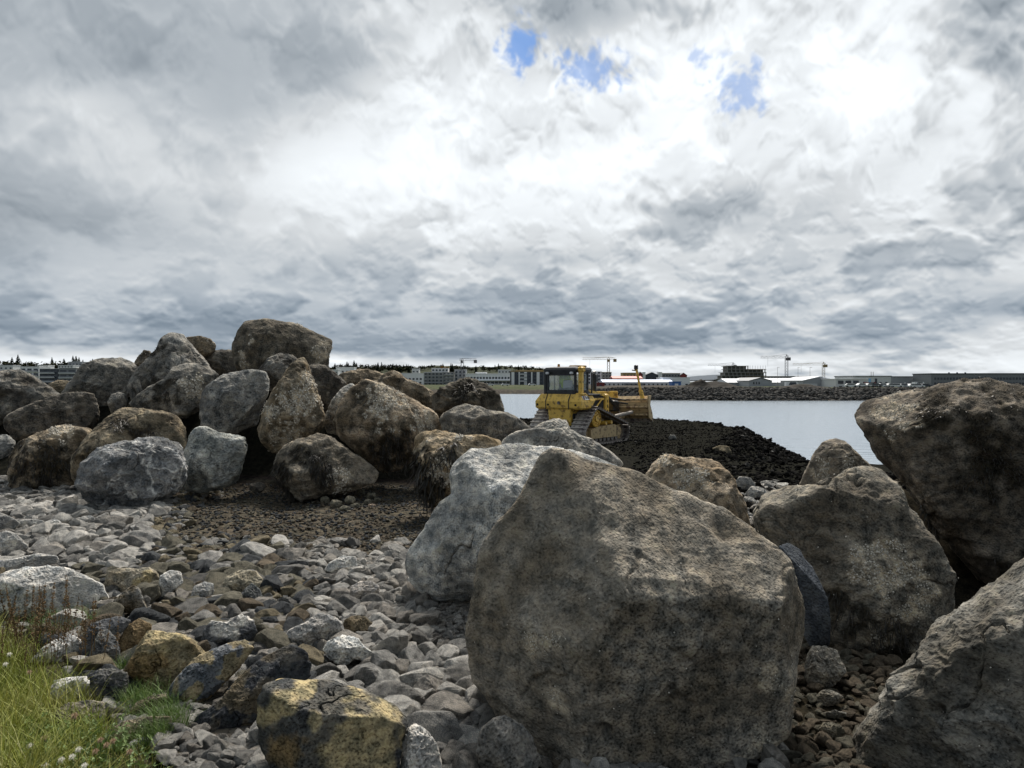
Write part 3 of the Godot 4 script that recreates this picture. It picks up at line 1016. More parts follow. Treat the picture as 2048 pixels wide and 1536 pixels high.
	boulder("big brown shell-flecked boulder in the centre, overhanging a dark hollow", [666, 842, 681, 802, 707, 771, 729, 756, 752, 761, 792, 781, 834, 801, 871, 826, 889, 858, 878, 876, 858, 890, 842, 910, 822, 928, 797, 940, 770, 948, 743, 934, 720, 910, 690, 885, 667, 865], 10.9, look(brown[0], Color(0.19, 0.155, 0.115), {"barn": 0.36, "spots": [[735, 790, 26, 0], [790, 905, 40, 0], [770, 800, 40, 1], [850, 840, 26, 1]]}), {"group": heap, "n": 80, "seed": 9, "shells": 1.6, "shell_size": 0.011, "strands": 0.7, "strand": 0.11, "faces": [[0.45, 0.72, 0.5, 0.86], [-0.3, 0.1, 0.95, 0.86], [0.25, -0.5, 0.82, 0.70]], "auto": 6})
	boulder("grey-brown boulder low on the right of the heap, below the dark craggy one", [876, 838, 888, 826, 905, 816, 930, 806, 956, 813, 973, 819, 1015, 824, 1046, 841, 1066, 858, 1050, 885, 1000, 900, 920, 898, 885, 865], 10.9, look(mid[0], Color(0.19, 0.175, 0.15)), {"group": heap, "n": 50, "seed": 5})
	boulder("small grey block at the left edge of the photo, half out of frame", [-50, 880, -20, 872, 15, 869, 30, 882, 31, 905, 20, 938, -30, 945], 12.6, look(grey[0], grey[1]), {"group": heap, "n": 26})
	boulder("brown boulder hung with dark weed at the left foot of the heap", [14, 945, 20, 912, 30, 888, 70, 868, 115, 850, 150, 851, 185, 857, 190, 900, 170, 950, 148, 978, 100, 986, 50, 988, 18, 976], 11.0, look(brown[0], Color(0.19, 0.16, 0.12), {"spots": [[85, 930, 52, 0], [120, 862, 26, 1], [55, 965, 30, 0]]}), {"group": heap, "n": 54, "strands": 1.2, "strand": 0.09, "seed": 4})
	boulder("brown humpbacked boulder behind the round grey front boulder", [136, 942, 140, 914, 164, 886, 195, 852, 220, 828, 240, 815, 270, 813, 294, 818, 328, 823, 359, 832, 374, 856, 374, 890, 360, 930, 280, 960, 200, 985, 145, 972], 10.9, look(Color(0.085, 0.07, 0.05), Color(0.17, 0.145, 0.105), {"barn": 0.28, "spots": [[238, 850, 16, 0], [282, 868, 22, 0], [165, 910, 20, 0]]}), {"group": heap, "n": 62, "seed": 2, "strands": 0.8, "shell_size": 0.012})
	boulder("grey-green angular block with a split top at the foot of the heap", [363, 930, 367, 900, 376, 875, 386, 856, 400, 849, 412, 851, 434, 864, 465, 869, 492, 873, 498, 890, 489, 917, 478, 962, 455, 977, 400, 989, 369, 984, 362, 955], 10.2, look(Color(0.165, 0.172, 0.16), Color(0.25, 0.255, 0.24), {"vein": 0.2}), {"group": heap, "n": 62, "k": 40.0, "rough": 0.7, "seed": 1, "faces": [[0.30, 0.85, 0.42, 0.86], [-0.35, 0.05, 0.93, 0.86], [0.75, -0.1, 0.65, 0.84]], "auto": 5})
	boulder("round grey front boulder laced with pale veins", [148, 965, 153, 942, 161, 924, 191, 897, 215, 889, 246, 883, 290, 875, 321, 873, 345, 880, 362, 890, 366, 905, 372, 930, 378, 957, 364, 982, 335, 994, 308, 1002, 280, 1018, 253, 1026, 205, 1021, 165, 998], 0, look(Color(0.09, 0.093, 0.095), Color(0.17, 0.172, 0.172), {"vein": 0.8}), {"group": heap, "n": 80, "seed": 12, "rough": 1.25, "auto": 8, "depth": 0.75})
	boulder("weed-draped boulder with a snout right of the dark gap at the heap's foot", [544, 940, 550, 910, 573, 887, 605, 872, 633, 865, 661, 874, 695, 897, 723, 914, 752, 935, 765, 952, 748, 966, 706, 982, 664, 990, 638, 998, 602, 1005, 579, 990, 559, 965], 10.1, look(Color(0.085, 0.075, 0.06), Color(0.17, 0.15, 0.12), {"barn": 0.25, "spots": [[640, 935, 24, 0], [560, 950, 26, 0], [600, 905, 16, 0], [680, 960, 22, 1], [570, 985, 20, 0]]}), {"group": heap, "n": 66, "seed": 4, "strands": 1.2, "strand": 0.11, "dents": [[625, 930, 22, -0.06], [600, 950, 24, 0.07]]})
	boulder("tan boulder with a shaggy dark fringe of seaweed, left of the pale angular boulder", [824, 905, 831, 872, 845, 861, 870, 860, 893, 861, 920, 870, 961, 869, 1000, 878, 1010, 900, 985, 935, 950, 970, 910, 1000, 885, 1008, 862, 1018, 848, 995, 838, 957], 8.9, look(Color(0.15, 0.115, 0.07), Color(0.24, 0.20, 0.145), {"barn": 0.2, "spots": [[848, 925, 30, 0], [900, 905, 22, 0], [865, 985, 34, 0], [885, 940, 30, 1], [850, 965, 22, 0]]}), {"group": heap, "n": 60, "strands": 0.6, "strand": 0.17, "seed": 3, "strand_width": 0.012})
	# the foreground row
	boulder("dark boulder deep in the gap beneath the overhanging boulder", [1795, 1000, 1830, 1016, 1862, 1024, 1885, 1060, 1930, 1130, 1930, 1220, 1860, 1220, 1810, 1120], 6.2, look(Color(0.05, 0.045, 0.036), Color(0.10, 0.092, 0.075)), {"group": front, "n": 44, "m": "rock_close"})  # added boulder, hides lit ground so the gap stays dark
	boulder("flat grey boulder just below the bulldozer's tracks", [1000, 880, 1035, 862, 1070, 854, 1088, 841, 1112, 839, 1132, 841, 1140, 860, 1158, 871, 1185, 878, 1207, 894, 1229, 906, 1249, 928, 1220, 960, 1100, 960, 1010, 920], 8.0, look(Color(0.16, 0.152, 0.138), Color(0.25, 0.24, 0.215), {}), {"group": front, "n": 70, "seed": 6, "m": "rock_mid"})
	boulder("brown boulder with white shell clusters beyond the largest boulder's shoulder", [1286, 985, 1292, 948, 1301, 931, 1320, 909, 1334, 907, 1364, 916, 1413, 917, 1441, 926, 1460, 946, 1471, 964, 1482, 986, 1498, 1020, 1504, 1060, 1480, 1090, 1400, 1100, 1310, 1070], 6.3, look(Color(0.16, 0.125, 0.085), Color(0.25, 0.21, 0.16), {"barn": 0.25, "spots": [[1380, 965, 34, 1], [1330, 920, 12, 1]]}), {"group": front, "n": 64, "seed": 2, "shells": 0.8, "shell_size": 0.008, "m": "rock_close"})
	boulder("smooth peaked boulder showing between the spit and the overhanging boulder", [1594, 975, 1610, 942, 1630, 900, 1643, 884, 1672, 876, 1692, 882, 1718, 908, 1742, 932, 1760, 965, 1740, 1000, 1640, 1010], 6.6, look(Color(0.13, 0.115, 0.095), Color(0.20, 0.175, 0.14), {"spots": [[1650, 945, 22, 1], [1700, 925, 18, 1]]}), {"group": front, "n": 54, "rough": 0.6, "seed": 2, "shell_size": 0.007, "m": "rock_close"})
	boulder("pale angular boulder with a white flat top, tucked left of the largest boulder", [800, 1142, 806, 1120, 813, 1106, 835, 1076, 853, 1054, 862, 1023, 880, 1005, 903, 988, 902, 958, 908, 930, 945, 900, 998, 882, 1046, 880, 1117, 894, 1187, 907, 1236, 923, 1252, 940, 1240, 1010, 1100, 1150, 1000, 1208, 945, 1214, 928, 1213, 879, 1209, 826, 1182], 5.45, look(Color(0.20, 0.203, 0.195), Color(0.31, 0.31, 0.295), {"vein": 0.12}), {"group": front, "n": 110, "k": 40.0, "seed": 3, "m": "rock_close", "depth": 0.8, "auto": 3, "rough": 0.9, "c": [1010, 1040], "faces": [[0.10, 0.90, 0.42, 960, 945, 0.30], [-0.30, 0.02, 0.95, 950, 1080, 0.42], [-0.7, 0.45, 0.6, 850, 1060, 0.12], [0.3, -0.1, 0.95, 1050, 1050, 0.5]]})
	boulder("tilted dark slate slab wedged between the two biggest foreground boulders", [1556, 1092, 1576, 1081, 1599, 1087, 1608, 1114, 1625, 1131, 1640, 1162, 1656, 1196, 1662, 1234, 1662, 1296, 1620, 1296, 1588, 1235, 1568, 1135], 4.15, look(Color(0.042, 0.048, 0.056), Color(0.075, 0.083, 0.095)), {"group": "", "category": "slab", "called": "slate_slab", "n": 60, "k": 90.0, "p": 5.0, "rough": 0.18, "mottle": 0.5, "m": "rock_close", "depth": 0.7, "auto": 0, "chips": 3, "seed": 3, "faces": [[0.35, 0.72, 0.6, 1630, 1180, 0.06], [0.12, -0.25, 0.96, 1640, 1236, 0.085], [-0.5, 0.2, 0.85, 1590, 1110, 0.02]]})
	boulder("broad brown-grey boulder with pale shell patches under the overhanging boulder", [1500, 1030, 1508, 1008, 1522, 987, 1571, 972, 1617, 970, 1675, 948, 1708, 935, 1740, 929, 1773, 938, 1794, 960, 1812, 981, 1817, 1020, 1838, 1043, 1871, 1088, 1897, 1131, 1912, 1160, 1908, 1218, 1884, 1265, 1845, 1320, 1810, 1345, 1760, 1352, 1700, 1342, 1655, 1300, 1590, 1180, 1525, 1085], 4.75, look(Color(0.085, 0.075, 0.06), Color(0.155, 0.142, 0.118), {"barn": 0.24, "spots": [[1760, 1140, 60, 1], [1820, 1200, 40, 1], [1790, 1270, 40, 0], [1690, 1240, 60, 0], [1740, 1320, 50, 0]]}), {"group": front, "n": 120, "seed": 5, "m": "rock_close", "depth": 0.8, "shell_size": 0.006, "strand": 0.05, "strand_width": 0.003, "strands": 0.8, "shells": 1.6, "specks": 500, "c": [1715, 1130], "faces": [[0.05, 0.82, 0.57, 0.80], [0.1, 0.2, 1.0, 0.84], [0.25, -0.55, 0.8, 0.80], [-0.7, 0.3, 0.64, 0.86]], "auto": 5, "dents": [[1560, 1045, 40, 0.10]]})
	boulder("huge dark overhanging boulder at the right edge with black weed streaks", [1698, 822, 1705, 814, 1724, 801, 1773, 788, 1832, 778, 1887, 765, 1930, 756, 1968, 750, 2001, 762, 2048, 776, 2140, 815, 2230, 900, 2230, 1030, 2150, 1130, 2040, 1190, 1960, 1170, 1905, 1100, 1871, 1054, 1851, 1026, 1832, 994, 1806, 968, 1780, 942, 1760, 921, 1741, 890, 1727, 864, 1708, 838], 5.5, look(Color(0.06, 0.051, 0.04), Color(0.125, 0.11, 0.09), {"barn": 0.22, "weed": 0.30, "spots": [[1870, 830, 44, 0], [1940, 870, 46, 0], [1990, 940, 50, 0], [2010, 800, 36, 0], [1800, 830, 44, 1], [1985, 770, 26, 0]]}), {"group": front, "n": 120, "seed": 2, "m": "rock_close", "depth": 0.7, "c": [1950, 950], "strands": 1.6, "strand": 0.035, "strand_width": 0.004, "shell_size": 0.007, "shells": 1.3, "faces": [[-0.15, 0.85, 0.5, 0.84], [-0.1, 0.25, 0.96, 0.84], [-0.3, -0.6, 0.75, 0.92]], "auto": 3, "back": 1.0})
	boulder("largest boulder, rough brown, standing at the front centre right", [956, 1092, 989, 1049, 1024, 1010, 1060, 952, 1082, 913, 1108, 899, 1134, 901, 1196, 930, 1267, 944, 1328, 970, 1381, 996, 1451, 1014, 1500, 1054, 1548, 1089, 1575, 1111, 1597, 1142, 1606, 1177, 1623, 1199, 1622, 1247, 1615, 1282, 1603, 1322, 1602, 1379, 1606, 1428, 1583, 1478, 1548, 1498, 1487, 1525, 1440, 1640, 1380, 1740, 1160, 1760, 1090, 1620, 1068, 1490, 1046, 1474, 989, 1434, 970, 1397, 936, 1357, 931, 1300, 930, 1247, 943, 1168, 948, 1124], 3.5, look(Color(0.122, 0.105, 0.081), Color(0.20, 0.182, 0.152), {"barn": 0.14, "vein": 0.05, "spots": [[1545, 1350, 40, 1], [1500, 1490, 40, 1]]}), {"group": front, "n": 150, "k": 60.0, "seed": 7, "m": "rock_close", "rough": 0.52, "crack": 0.009, "mottle": 0.8, "chips": 0, "specks": 900, "shell_size": 0.0035, "shells": 1.2, "depth": 0.85, "auto": 0, "shrink": 0.97, "c": [1275, 1240], "faces": [[0.17, 0.76, 0.63, 1300, 1192, 0.54], [0.14, -0.07, 0.99, 1300, 1196, 0.54], [-0.70, 0.02, 0.71, 1178, 1260, 0.55], [-0.60, 0.45, 0.66, 1050, 1060, 0.22], [0.8, 0.05, 0.6, 1570, 1250, 0.28], [0.1, 0.5, -0.85, 0.85], [-0.6, -0.1, -0.8, 0.85]], "dents": [[1215, 1440, 11, -0.10], [1445, 1075, 26, -0.035], [1210, 1010, 60, 0.03], [1545, 1360, 36, 0.02]]})
	boulder("rough grey boulder filling the bottom right corner", [1690, 1520, 1703, 1462, 1728, 1440, 1771, 1380, 1821, 1318, 1852, 1274, 1883, 1235, 1914, 1221, 1945, 1203, 1963, 1172, 1990, 1152, 2019, 1128, 2048, 1102, 2140, 1085, 2280, 1160, 2360, 1350, 2330, 1600, 2100, 1740, 1850, 1740, 1720, 1640], 3.0, look(Color(0.078, 0.072, 0.060), Color(0.155, 0.148, 0.130), {}), {"group": front, "n": 120, "seed": 4, "m": "rock_close", "specks": 500, "shell_size": 0.003, "rough": 1.25, "depth": 0.6, "shrink": 0.97, "c": [2030, 1420], "faces": [[-0.25, 0.80, 0.55, 0.84], [-0.1, 0.25, 0.97, 0.82], [-0.65, 0.35, 0.67, 0.84]], "auto": 4, "dents": [[1885, 1420, 12, -0.05]]})


# ------------------------------------------------------------------ stones and gravel
var marks := []        # [words, px, py] of stones that other stones can be told by
var taken := {}        # occupied ground, by cell
var stone_meshes := []
var pebble_meshes := []

func claim(x: float, d: float, r: float) -> void:
	var e := r + 0.15
	for i in range(int(floor((x - e) / 0.25)), int(floor((x + e) / 0.25)) + 1):
		for j in range(int(floor((d - e) / 0.25)), int(floor((d + e) / 0.25)) + 1):
			var key := Vector2i(i, j)
			if not taken.has(key): taken[key] = []
			taken[key].append(Vector3(x, d, r))

func free_spot(x: float, d: float, r: float, overlap: float) -> bool:
	for q in taken.get(Vector2i(int(floor(x / 0.25)), int(floor(d / 0.25))), []):
		var dx: float = q.x - x
		var dy: float = q.y - d
		var m: float = (q.z + r) * overlap
		if dx * dx + dy * dy < m * m: return false
	return true

func stone(words: String, mark: String, pts: Array, base: Color, second: Color, more := {}, opt := {}) -> void:
	var o := {"called": "stone", "category": "stone", "n": 30, "k": 80.0, "rough": 0.75, "depth": 0.8, "m": "rock_close", "group": "stones strewn over the foreground", "p": 3.2, "mottle": 0.65, "chips": 8, "strands": 0.0, "shells": 0.25, "shell_size": 0.003}
	o.merge(opt, true)
	var n := boulder(words, pts, 0, look(base, second, more), o)
	var a := Vector2(1e9, 1e9)
	var b := -a
	for i in range(0, pts.size(), 2):
		a = a.min(Vector2(pts[i], pts[i + 1]))
		b = b.max(Vector2(pts[i], pts[i + 1]))
	var d := -n.position.z
	claim(n.position.x, d, (b.x - a.x) / F * d * 0.46)
	if mark: marks.append([mark, (a.x + b.x) / 2, (a.y + b.y) / 2])

func round_stone(words: String, mark: String, x: float, y: float, w: float, h: float, base: Color, second: Color, more := {}, opt := {}) -> void:
	var pts := []
	var r := RandomNumberGenerator.new()
	r.seed = int(x * 13 + y * 7)
	var n := 9
	for i in n:
		var a := TAU * (i + r.randf_range(-0.25, 0.25)) / n
		pts.append(x + cos(a) * w * 0.5 * r.randf_range(0.78, 1.12))
		pts.append(y + sin(a) * h * 0.5 * r.randf_range(0.78, 1.12))
	stone(words, mark, pts, base, second, more, opt)

func make_stones() -> void:
	var P0 := Color(0.27, 0.265, 0.25)
	var P1 := Color(0.38, 0.375, 0.355)
	var G0 := Color(0.15, 0.148, 0.142)
	var G1 := Color(0.24, 0.236, 0.225)
	var O0 := Color(0.13, 0.105, 0.062)
	var O1 := Color(0.25, 0.215, 0.14)
	var B0 := Color(0.075, 0.062, 0.042)
	var B1 := Color(0.145, 0.12, 0.082)
	var S0 := Color(0.04, 0.043, 0.048)
	var S1 := Color(0.085, 0.088, 0.092)
	stone("large pale grey slab of stone at the left edge, above the dry stalks", "the large pale slab", [-60, 1190, -40, 1162, 0, 1149, 16, 1140, 50, 1135, 89, 1132, 141, 1139, 173, 1153, 204, 1168, 219, 1200, 216, 1216, 187, 1228, 141, 1243, 112, 1243, 70, 1237, -20, 1243], P0, P1, {"vein": 0.15}, {"n": 60, "depth": 0.7, "faces": [[0.05, 0.9, 0.4, 0.86], [0.1, 0.25, 0.95, 0.82]], "auto": 5})
	stone("brown-black boulder painted with ochre patches at the bottom edge", "the ochre-patched boulder", [508, 1420, 512, 1389, 524, 1369, 562, 1356, 603, 1360, 650, 1358, 685, 1368, 726, 1383, 761, 1397, 796, 1412, 815, 1433, 815, 1460, 806, 1480, 802, 1560, 660, 1585, 545, 1565, 518, 1495], Color(0.040, 0.043, 0.046), Color(0.085, 0.08, 0.068), {"spots": [[565, 1402, 44, 4], [725, 1465, 72, 4], [690, 1530, 60, 4], [632, 1440, 20, 4], [600, 1360, 26, 4], [720, 1380, 34, 4], [780, 1408, 20, 4], [570, 1490, 40, 3]]}, {"n": 84, "k": 34.0, "depth": 0.6, "faces": [[0.1, 0.93, 0.3, 0.93], [-0.45, 0.1, 0.9, 0.80], [0.35, 0.15, 0.92, 0.82]], "auto": 2, "rough": 0.6, "seed": 2})
	stone("big dark slate rock behind the ochre-patched boulder, pointed at the top", "the big dark slate rock", [362, 1480, 372, 1462, 395, 1432, 440, 1400, 480, 1350, 520, 1318, 558, 1297, 583, 1289, 610, 1298, 625, 1320, 622, 1360, 560, 1372, 525, 1400, 514, 1480, 450, 1505, 385, 1496], B0, S1, {"patch": 0.5}, {"n": 60, "depth": 0.6, "c": [480, 1410], "faces": [[-0.3, 0.6, 0.74, 0.78], [0.3, 0.1, 0.95, 0.8]], "seed": 4, "lift": 40})
	stone("blue-grey rock with tan blotches leaning left of the big dark slate rock", "the blotched blue-grey rock", [331, 1388, 342, 1368, 365, 1342, 390, 1318, 420, 1300, 450, 1288, 492, 1278, 508, 1296, 480, 1335, 452, 1362, 420, 1395, 385, 1420, 345, 1412], Color(0.075, 0.082, 0.092), Color(0.13, 0.135, 0.14), {"patch": 0.5, "patch_color": Color(0.20, 0.165, 0.10)}, {"n": 54, "depth": 0.6, "seed": 3, "lift": 10})
	stone("large ochre-brown block with a pale rim, above the blotched blue-grey rock", "the ochre-brown block", [243, 1345, 256, 1322, 272, 1296, 295, 1261, 330, 1264, 365, 1268, 392, 1284, 412, 1306, 405, 1328, 372, 1345, 350, 1372, 325, 1390, 290, 1378, 262, 1358], O0, O1, {"spots": [[335, 1272, 40, 4], [300, 1340, 34, 3]]}, {"n": 56, "k": 70.0, "depth": 0.6, "faces": [[0.1, 0.9, 0.4, 0.88], [-0.3, 0.0, 0.95, 0.8], [0.5, 0.3, 0.8, 0.82]], "auto": 3, "lift": 8})
	stone("dark slate rock with a chalk-white crust on top, right of the ochre-brown block", "the white-crusted rock", [400, 1282, 408, 1258, 420, 1240, 452, 1246, 482, 1228, 506, 1238, 515, 1262, 500, 1290, 470, 1298, 430, 1304], S0, S1, {"spots": [[445, 1250, 24, 2], [485, 1242, 22, 2], [465, 1258, 20, 2]]}, {"n": 44, "depth": 0.7})
	stone("white-flecked pale rock among the dry stalks, under the large pale slab", "the white-flecked rock", [56, 1326, 75, 1302, 100, 1285, 140, 1267, 158, 1278, 173, 1292, 164, 1316, 138, 1334, 105, 1330], P0, Color(0.45, 0.445, 0.43), {}, {"n": 40})
	stone("brilliant white cracked block beside the grass", "the white cracked block", [95, 1385, 108, 1362, 140, 1356, 170, 1353, 181, 1366, 183, 1398, 145, 1408, 105, 1412], Color(0.36, 0.35, 0.33), Color(0.50, 0.49, 0.47), {}, {"n": 36, "k": 70.0})
	stone("square dark slate block touching the white cracked block", "the square slate block", [177, 1348, 200, 1338, 228, 1340, 252, 1345, 257, 1365, 247, 1400, 222, 1417, 190, 1408, 180, 1380], S0, Color(0.12, 0.115, 0.10), {}, {"n": 36, "k": 70.0})
	stone("grey slate rock standing upright above the square slate block", "the upright slate rock", [168, 1348, 182, 1302, 198, 1262, 215, 1258, 230, 1275, 240, 1300, 238, 1330, 220, 1345], Color(0.07, 0.073, 0.075), Color(0.14, 0.138, 0.125), {}, {"n": 36, "lift": 10})
	stone("long dark slate rock lying just right of the green tuft", "the long slate rock", [150, 1316, 166, 1282, 178, 1250, 205, 1240, 236, 1232, 262, 1240, 255, 1258, 225, 1276, 196, 1300, 172, 1330], S0, S1, {}, {"n": 40, "lift": 6})
	stone("rusty brown knobbly rock above the ochre-brown block", "the rusty rock", [234, 1312, 238, 1280, 255, 1252, 278, 1236, 303, 1250, 300, 1275, 282, 1300, 262, 1322], Color(0.12, 0.088, 0.05), Color(0.20, 0.15, 0.085), {}, {"n": 36, "lift": 8})
	stone("flat brown slab half sunk in the grass near the clover", "the sunken brown slab", [202, 1486, 215, 1462, 245, 1445, 290, 1434, 340, 1432, 345, 1460, 330, 1482, 280, 1496, 230, 1498], Color(0.085, 0.072, 0.05), Color(0.14, 0.12, 0.085), {}, {"n": 40, "depth": 0.5})
	stone("grey-brown slab under the white cracked block", "the leaning grey-brown slab", [92, 1462, 105, 1428, 130, 1408, 170, 1402, 206, 1405, 212, 1430, 205, 1458, 160, 1468], Color(0.085, 0.078, 0.062), Color(0.17, 0.155, 0.125), {}, {"n": 40})
	stone("speckled pale stone in the grass right of the clover flowers", "the speckled pale stone", [248, 1496, 262, 1482, 290, 1474, 312, 1476, 305, 1492, 285, 1508, 255, 1510], G1, P1, {}, {"n": 26})
	stone("flat grey stone at the bottom edge left of the ochre-patched boulder", "", [372, 1516, 385, 1506, 402, 1505, 415, 1514, 412, 1526, 390, 1528], G0, G1, {}, {"n": 22})
	stone("tan grassy clod of rock below the ochre-brown block", "", [256, 1428, 268, 1408, 300, 1392, 330, 1388, 336, 1402, 310, 1422, 275, 1434], Color(0.12, 0.10, 0.07), Color(0.22, 0.19, 0.145), {}, {"n": 28})
	stone("pale knobbly stone at the bottom edge right of the ochre-patched boulder", "the pale knobbly stone", [803, 1480, 812, 1462, 829, 1447, 855, 1462, 872, 1485, 882, 1522, 886, 1560, 800, 1562], Color(0.21, 0.20, 0.185), Color(0.30, 0.29, 0.27), {}, {"n": 40})
	stone("brown-grey boulder at the bottom edge against the largest boulder", "the brown-grey bottom boulder", [952, 1490, 962, 1460, 985, 1440, 1010, 1432, 1042, 1448, 1068, 1480, 1085, 1530, 1060, 1570, 975, 1560, 955, 1525], Color(0.095, 0.09, 0.08), Color(0.165, 0.155, 0.14), {}, {"n": 44})
	stone("white rounded rock in the middle of the rubble", "the white rounded rock", [644, 1300, 655, 1282, 684, 1270, 714, 1276, 729, 1294, 755, 1312, 742, 1328, 708, 1318, 690, 1334, 660, 1322], Color(0.28, 0.28, 0.265), Color(0.42, 0.42, 0.40), {}, {"n": 44})
	stone("broad grey rock with a hollow, above the white rounded rock", "the broad hollow rock", [563, 1282, 575, 1262, 608, 1246, 635, 1228, 662, 1232, 684, 1243, 690, 1268, 665, 1292, 640, 1306, 600, 1300], G0, Color(0.28, 0.27, 0.255), {}, {"n": 40, "lift": 6})
	stone("round olive-brown rock right of the broad hollow rock", "the round olive rock", [682, 1258, 690, 1240, 705, 1232, 728, 1232, 744, 1246, 744, 1266, 725, 1276, 695, 1274], B0, B1, {}, {"n": 34})
	stone("pinkish pale rock in the rubble left of the pale angular boulder", "the pinkish pale rock", [698, 1190, 702, 1172, 720, 1164, 742, 1162, 758, 1172, 760, 1196, 738, 1204, 712, 1202], Color(0.30, 0.275, 0.25), Color(0.42, 0.39, 0.36), {}, {"n": 32})
	stone("pale flat rock at the upper edge of the rubble near the gravel", "the pale flat rock", [648, 1140, 660, 1124, 684, 1112, 712, 1114, 716, 1134, 690, 1146, 665, 1150], P0, P1, {}, {"n": 32})
	stone("big tan block with a shadowed foot left of centre", "the big tan block", [440, 1178, 452, 1154, 480, 1140, 512, 1142, 526, 1160, 518, 1184, 482, 1192, 452, 1190], Color(0.16, 0.14, 0.10), Color(0.27, 0.245, 0.19), {}, {"n": 34})
	stone("dark pyramid-shaped rock in the middle of the brown stones", "the dark pyramid rock", [468, 1204, 488, 1180, 504, 1166, 520, 1180, 530, 1206, 500, 1212], S0, Color(0.11, 0.115, 0.11), {}, {"n": 32, "k": 70.0})
	stone("pale squared stone left of the dark pyramid rock", "the pale squared stone", [376, 1204, 388, 1172, 408, 1164, 426, 1168, 428, 1186, 404, 1208], G1, P1, {}, {"n": 28, "k": 70.0})
	stone("tall pale stone behind the pale squared stone", "the tall pale stone", [312, 1200, 320, 1152, 340, 1140, 362, 1144, 366, 1166, 344, 1184, 334, 1206], P0, P1, {}, {"n": 30})
	stone("mottled wedge stone standing on edge right of the large pale slab", "the mottled wedge", [220, 1208, 240, 1190, 266, 1168, 280, 1180, 290, 1206, 300, 1226, 278, 1238, 250, 1224], B0, G1, {}, {"n": 36, "k": 70.0})
	stone("broad tan-grey rock behind the mottled wedge", "the broad tan-grey rock", [206, 1176, 212, 1142, 240, 1136, 272, 1138, 300, 1134, 318, 1150, 318, 1182, 298, 1194, 250, 1190], Color(0.12, 0.105, 0.075), Color(0.23, 0.21, 0.17), {"spots": [[285, 1160, 18, 4]]}, {"n": 40})
	stone("dark grey stone with a bright face, left edge above the large pale slab", "the bright-faced stone", [-25, 1105, -10, 1072, 10, 1060, 36, 1072, 57, 1092, 50, 1112, 15, 1122], G0, G1, {"spots": [[10, 1080, 20, 2]]}, {"n": 36})
	stone("long low pale stone between the bright-faced stone and the large pale slab", "the long low pale stone", [-30, 1142, -10, 1122, 40, 1116, 78, 1106, 116, 1112, 118, 1126, 80, 1134, 40, 1146], G1, P1, {}, {"n": 36, "depth": 0.5})
	# row along the far left, in front of the heap, and singles that stand out
	round_stone("smooth grey stone at the left edge below the heap", "the smooth grey stone", 8, 1048, 60, 36, G0, G1)
	round_stone("flat pale stone beside the smooth grey stone", "", 62, 1050, 66, 26, G1, P1)
	round_stone("pale wedge of stone in front of the round grey front boulder", "", 175, 1042, 40, 22, G1, P1)
	round_stone("light stone sitting close below the round grey front boulder", "the light stone under the heap", 277, 1032, 22, 14, P0, P1)
	round_stone("pale rock left of the pile of dark stones", "", 105, 1052, 48, 28, G1, P1)
	round_stone("small rounded brown stone in the dark gap of the heap", "the gap stone", 513, 975, 36, 26, Color(0.085, 0.08, 0.07), Color(0.13, 0.12, 0.105))
	round_stone("pinkish brown pebble at the edge of the gravel below the central hollow", "", 744, 1012, 16, 10, Color(0.22, 0.16, 0.12), Color(0.28, 0.22, 0.17))
	for e in [[650, 1000, 22, 18], [672, 1008, 26, 18], [700, 1000, 22, 20], [722, 985, 18, 16], [742, 992, 26, 16], [690, 1018, 26, 14], [755, 1000, 16, 12], [712, 1012, 18, 12], [664, 990, 14, 14], [735, 1004, 18, 12]]:
		round_stone("dull brown stone in the cluster at the heap's foot below the hollow", "", e[0], e[1], e[2], e[3], Color(0.085, 0.08, 0.06), Color(0.15, 0.14, 0.11), {}, {"group": "cluster of brown stones at the heap's foot", "n": 16})
	round_stone("rounded brown stone resting below the tilted slate slab", "the stone under the slate", 1648, 1338, 92, 98, Color(0.105, 0.098, 0.083), Color(0.165, 0.155, 0.135), {}, {"n": 50})
	round_stone("flat chipped stone under the rounded brown stone", "", 1656, 1398, 60, 36, Color(0.095, 0.088, 0.072), Color(0.15, 0.14, 0.12))
	round_stone("small tan stone lying in the dark pit at the right", "", 1656, 1462, 40, 36, Color(0.13, 0.115, 0.085), Color(0.19, 0.17, 0.13))
	round_stone("grey flake of stone in the dark pit above the small tan one", "", 1672, 1430, 56, 16, Color(0.08, 0.076, 0.068), Color(0.12, 0.115, 0.10))
	for e in [["pale angular stone in the gap right of the shell-clustered brown boulder", 1490, 968, 40, 34], ["grey lump of stone below the pale angular one in the gap", 1512, 985, 44, 30], ["tan pebble-like stone at the foot of the gap stones", 1496, 1002, 32, 20]]:
		round_stone(e[0], "", e[1], e[2], e[3], e[4], G0, Color(0.30, 0.29, 0.27))
	boulder("tan boulder half buried in the slope of the black gravel spit", [1418, 912, 1424, 897, 1440, 890, 1458, 893, 1464, 905, 1455, 918, 1430, 922], 27.0, look(Color(0.085, 0.07, 0.045), Color(0.13, 0.11, 0.075)), {"n": 24, "group": ""})
	for e in [[1542, 908, 34.0, "flat pale boulder lying on the right slope of the black spit"], [1500, 940, 27.0, "grey boulder low on the near slope of the black spit"], [1345, 876, 33.0, "small pale boulder on the flat of the spit right of the bulldozer"]]:
		boulder(e[3], [e[0] - 9, e[1], e[0] - 4, e[1] - 7, e[0] + 5, e[1] - 6, e[0] + 9, e[1] + 1, e[0] + 3, e[1] + 5, e[0] - 6, e[1] + 4], e[2], look(Color(0.09, 0.09, 0.085), Color(0.15, 0.148, 0.14)), {"n": 16})
	scatter()

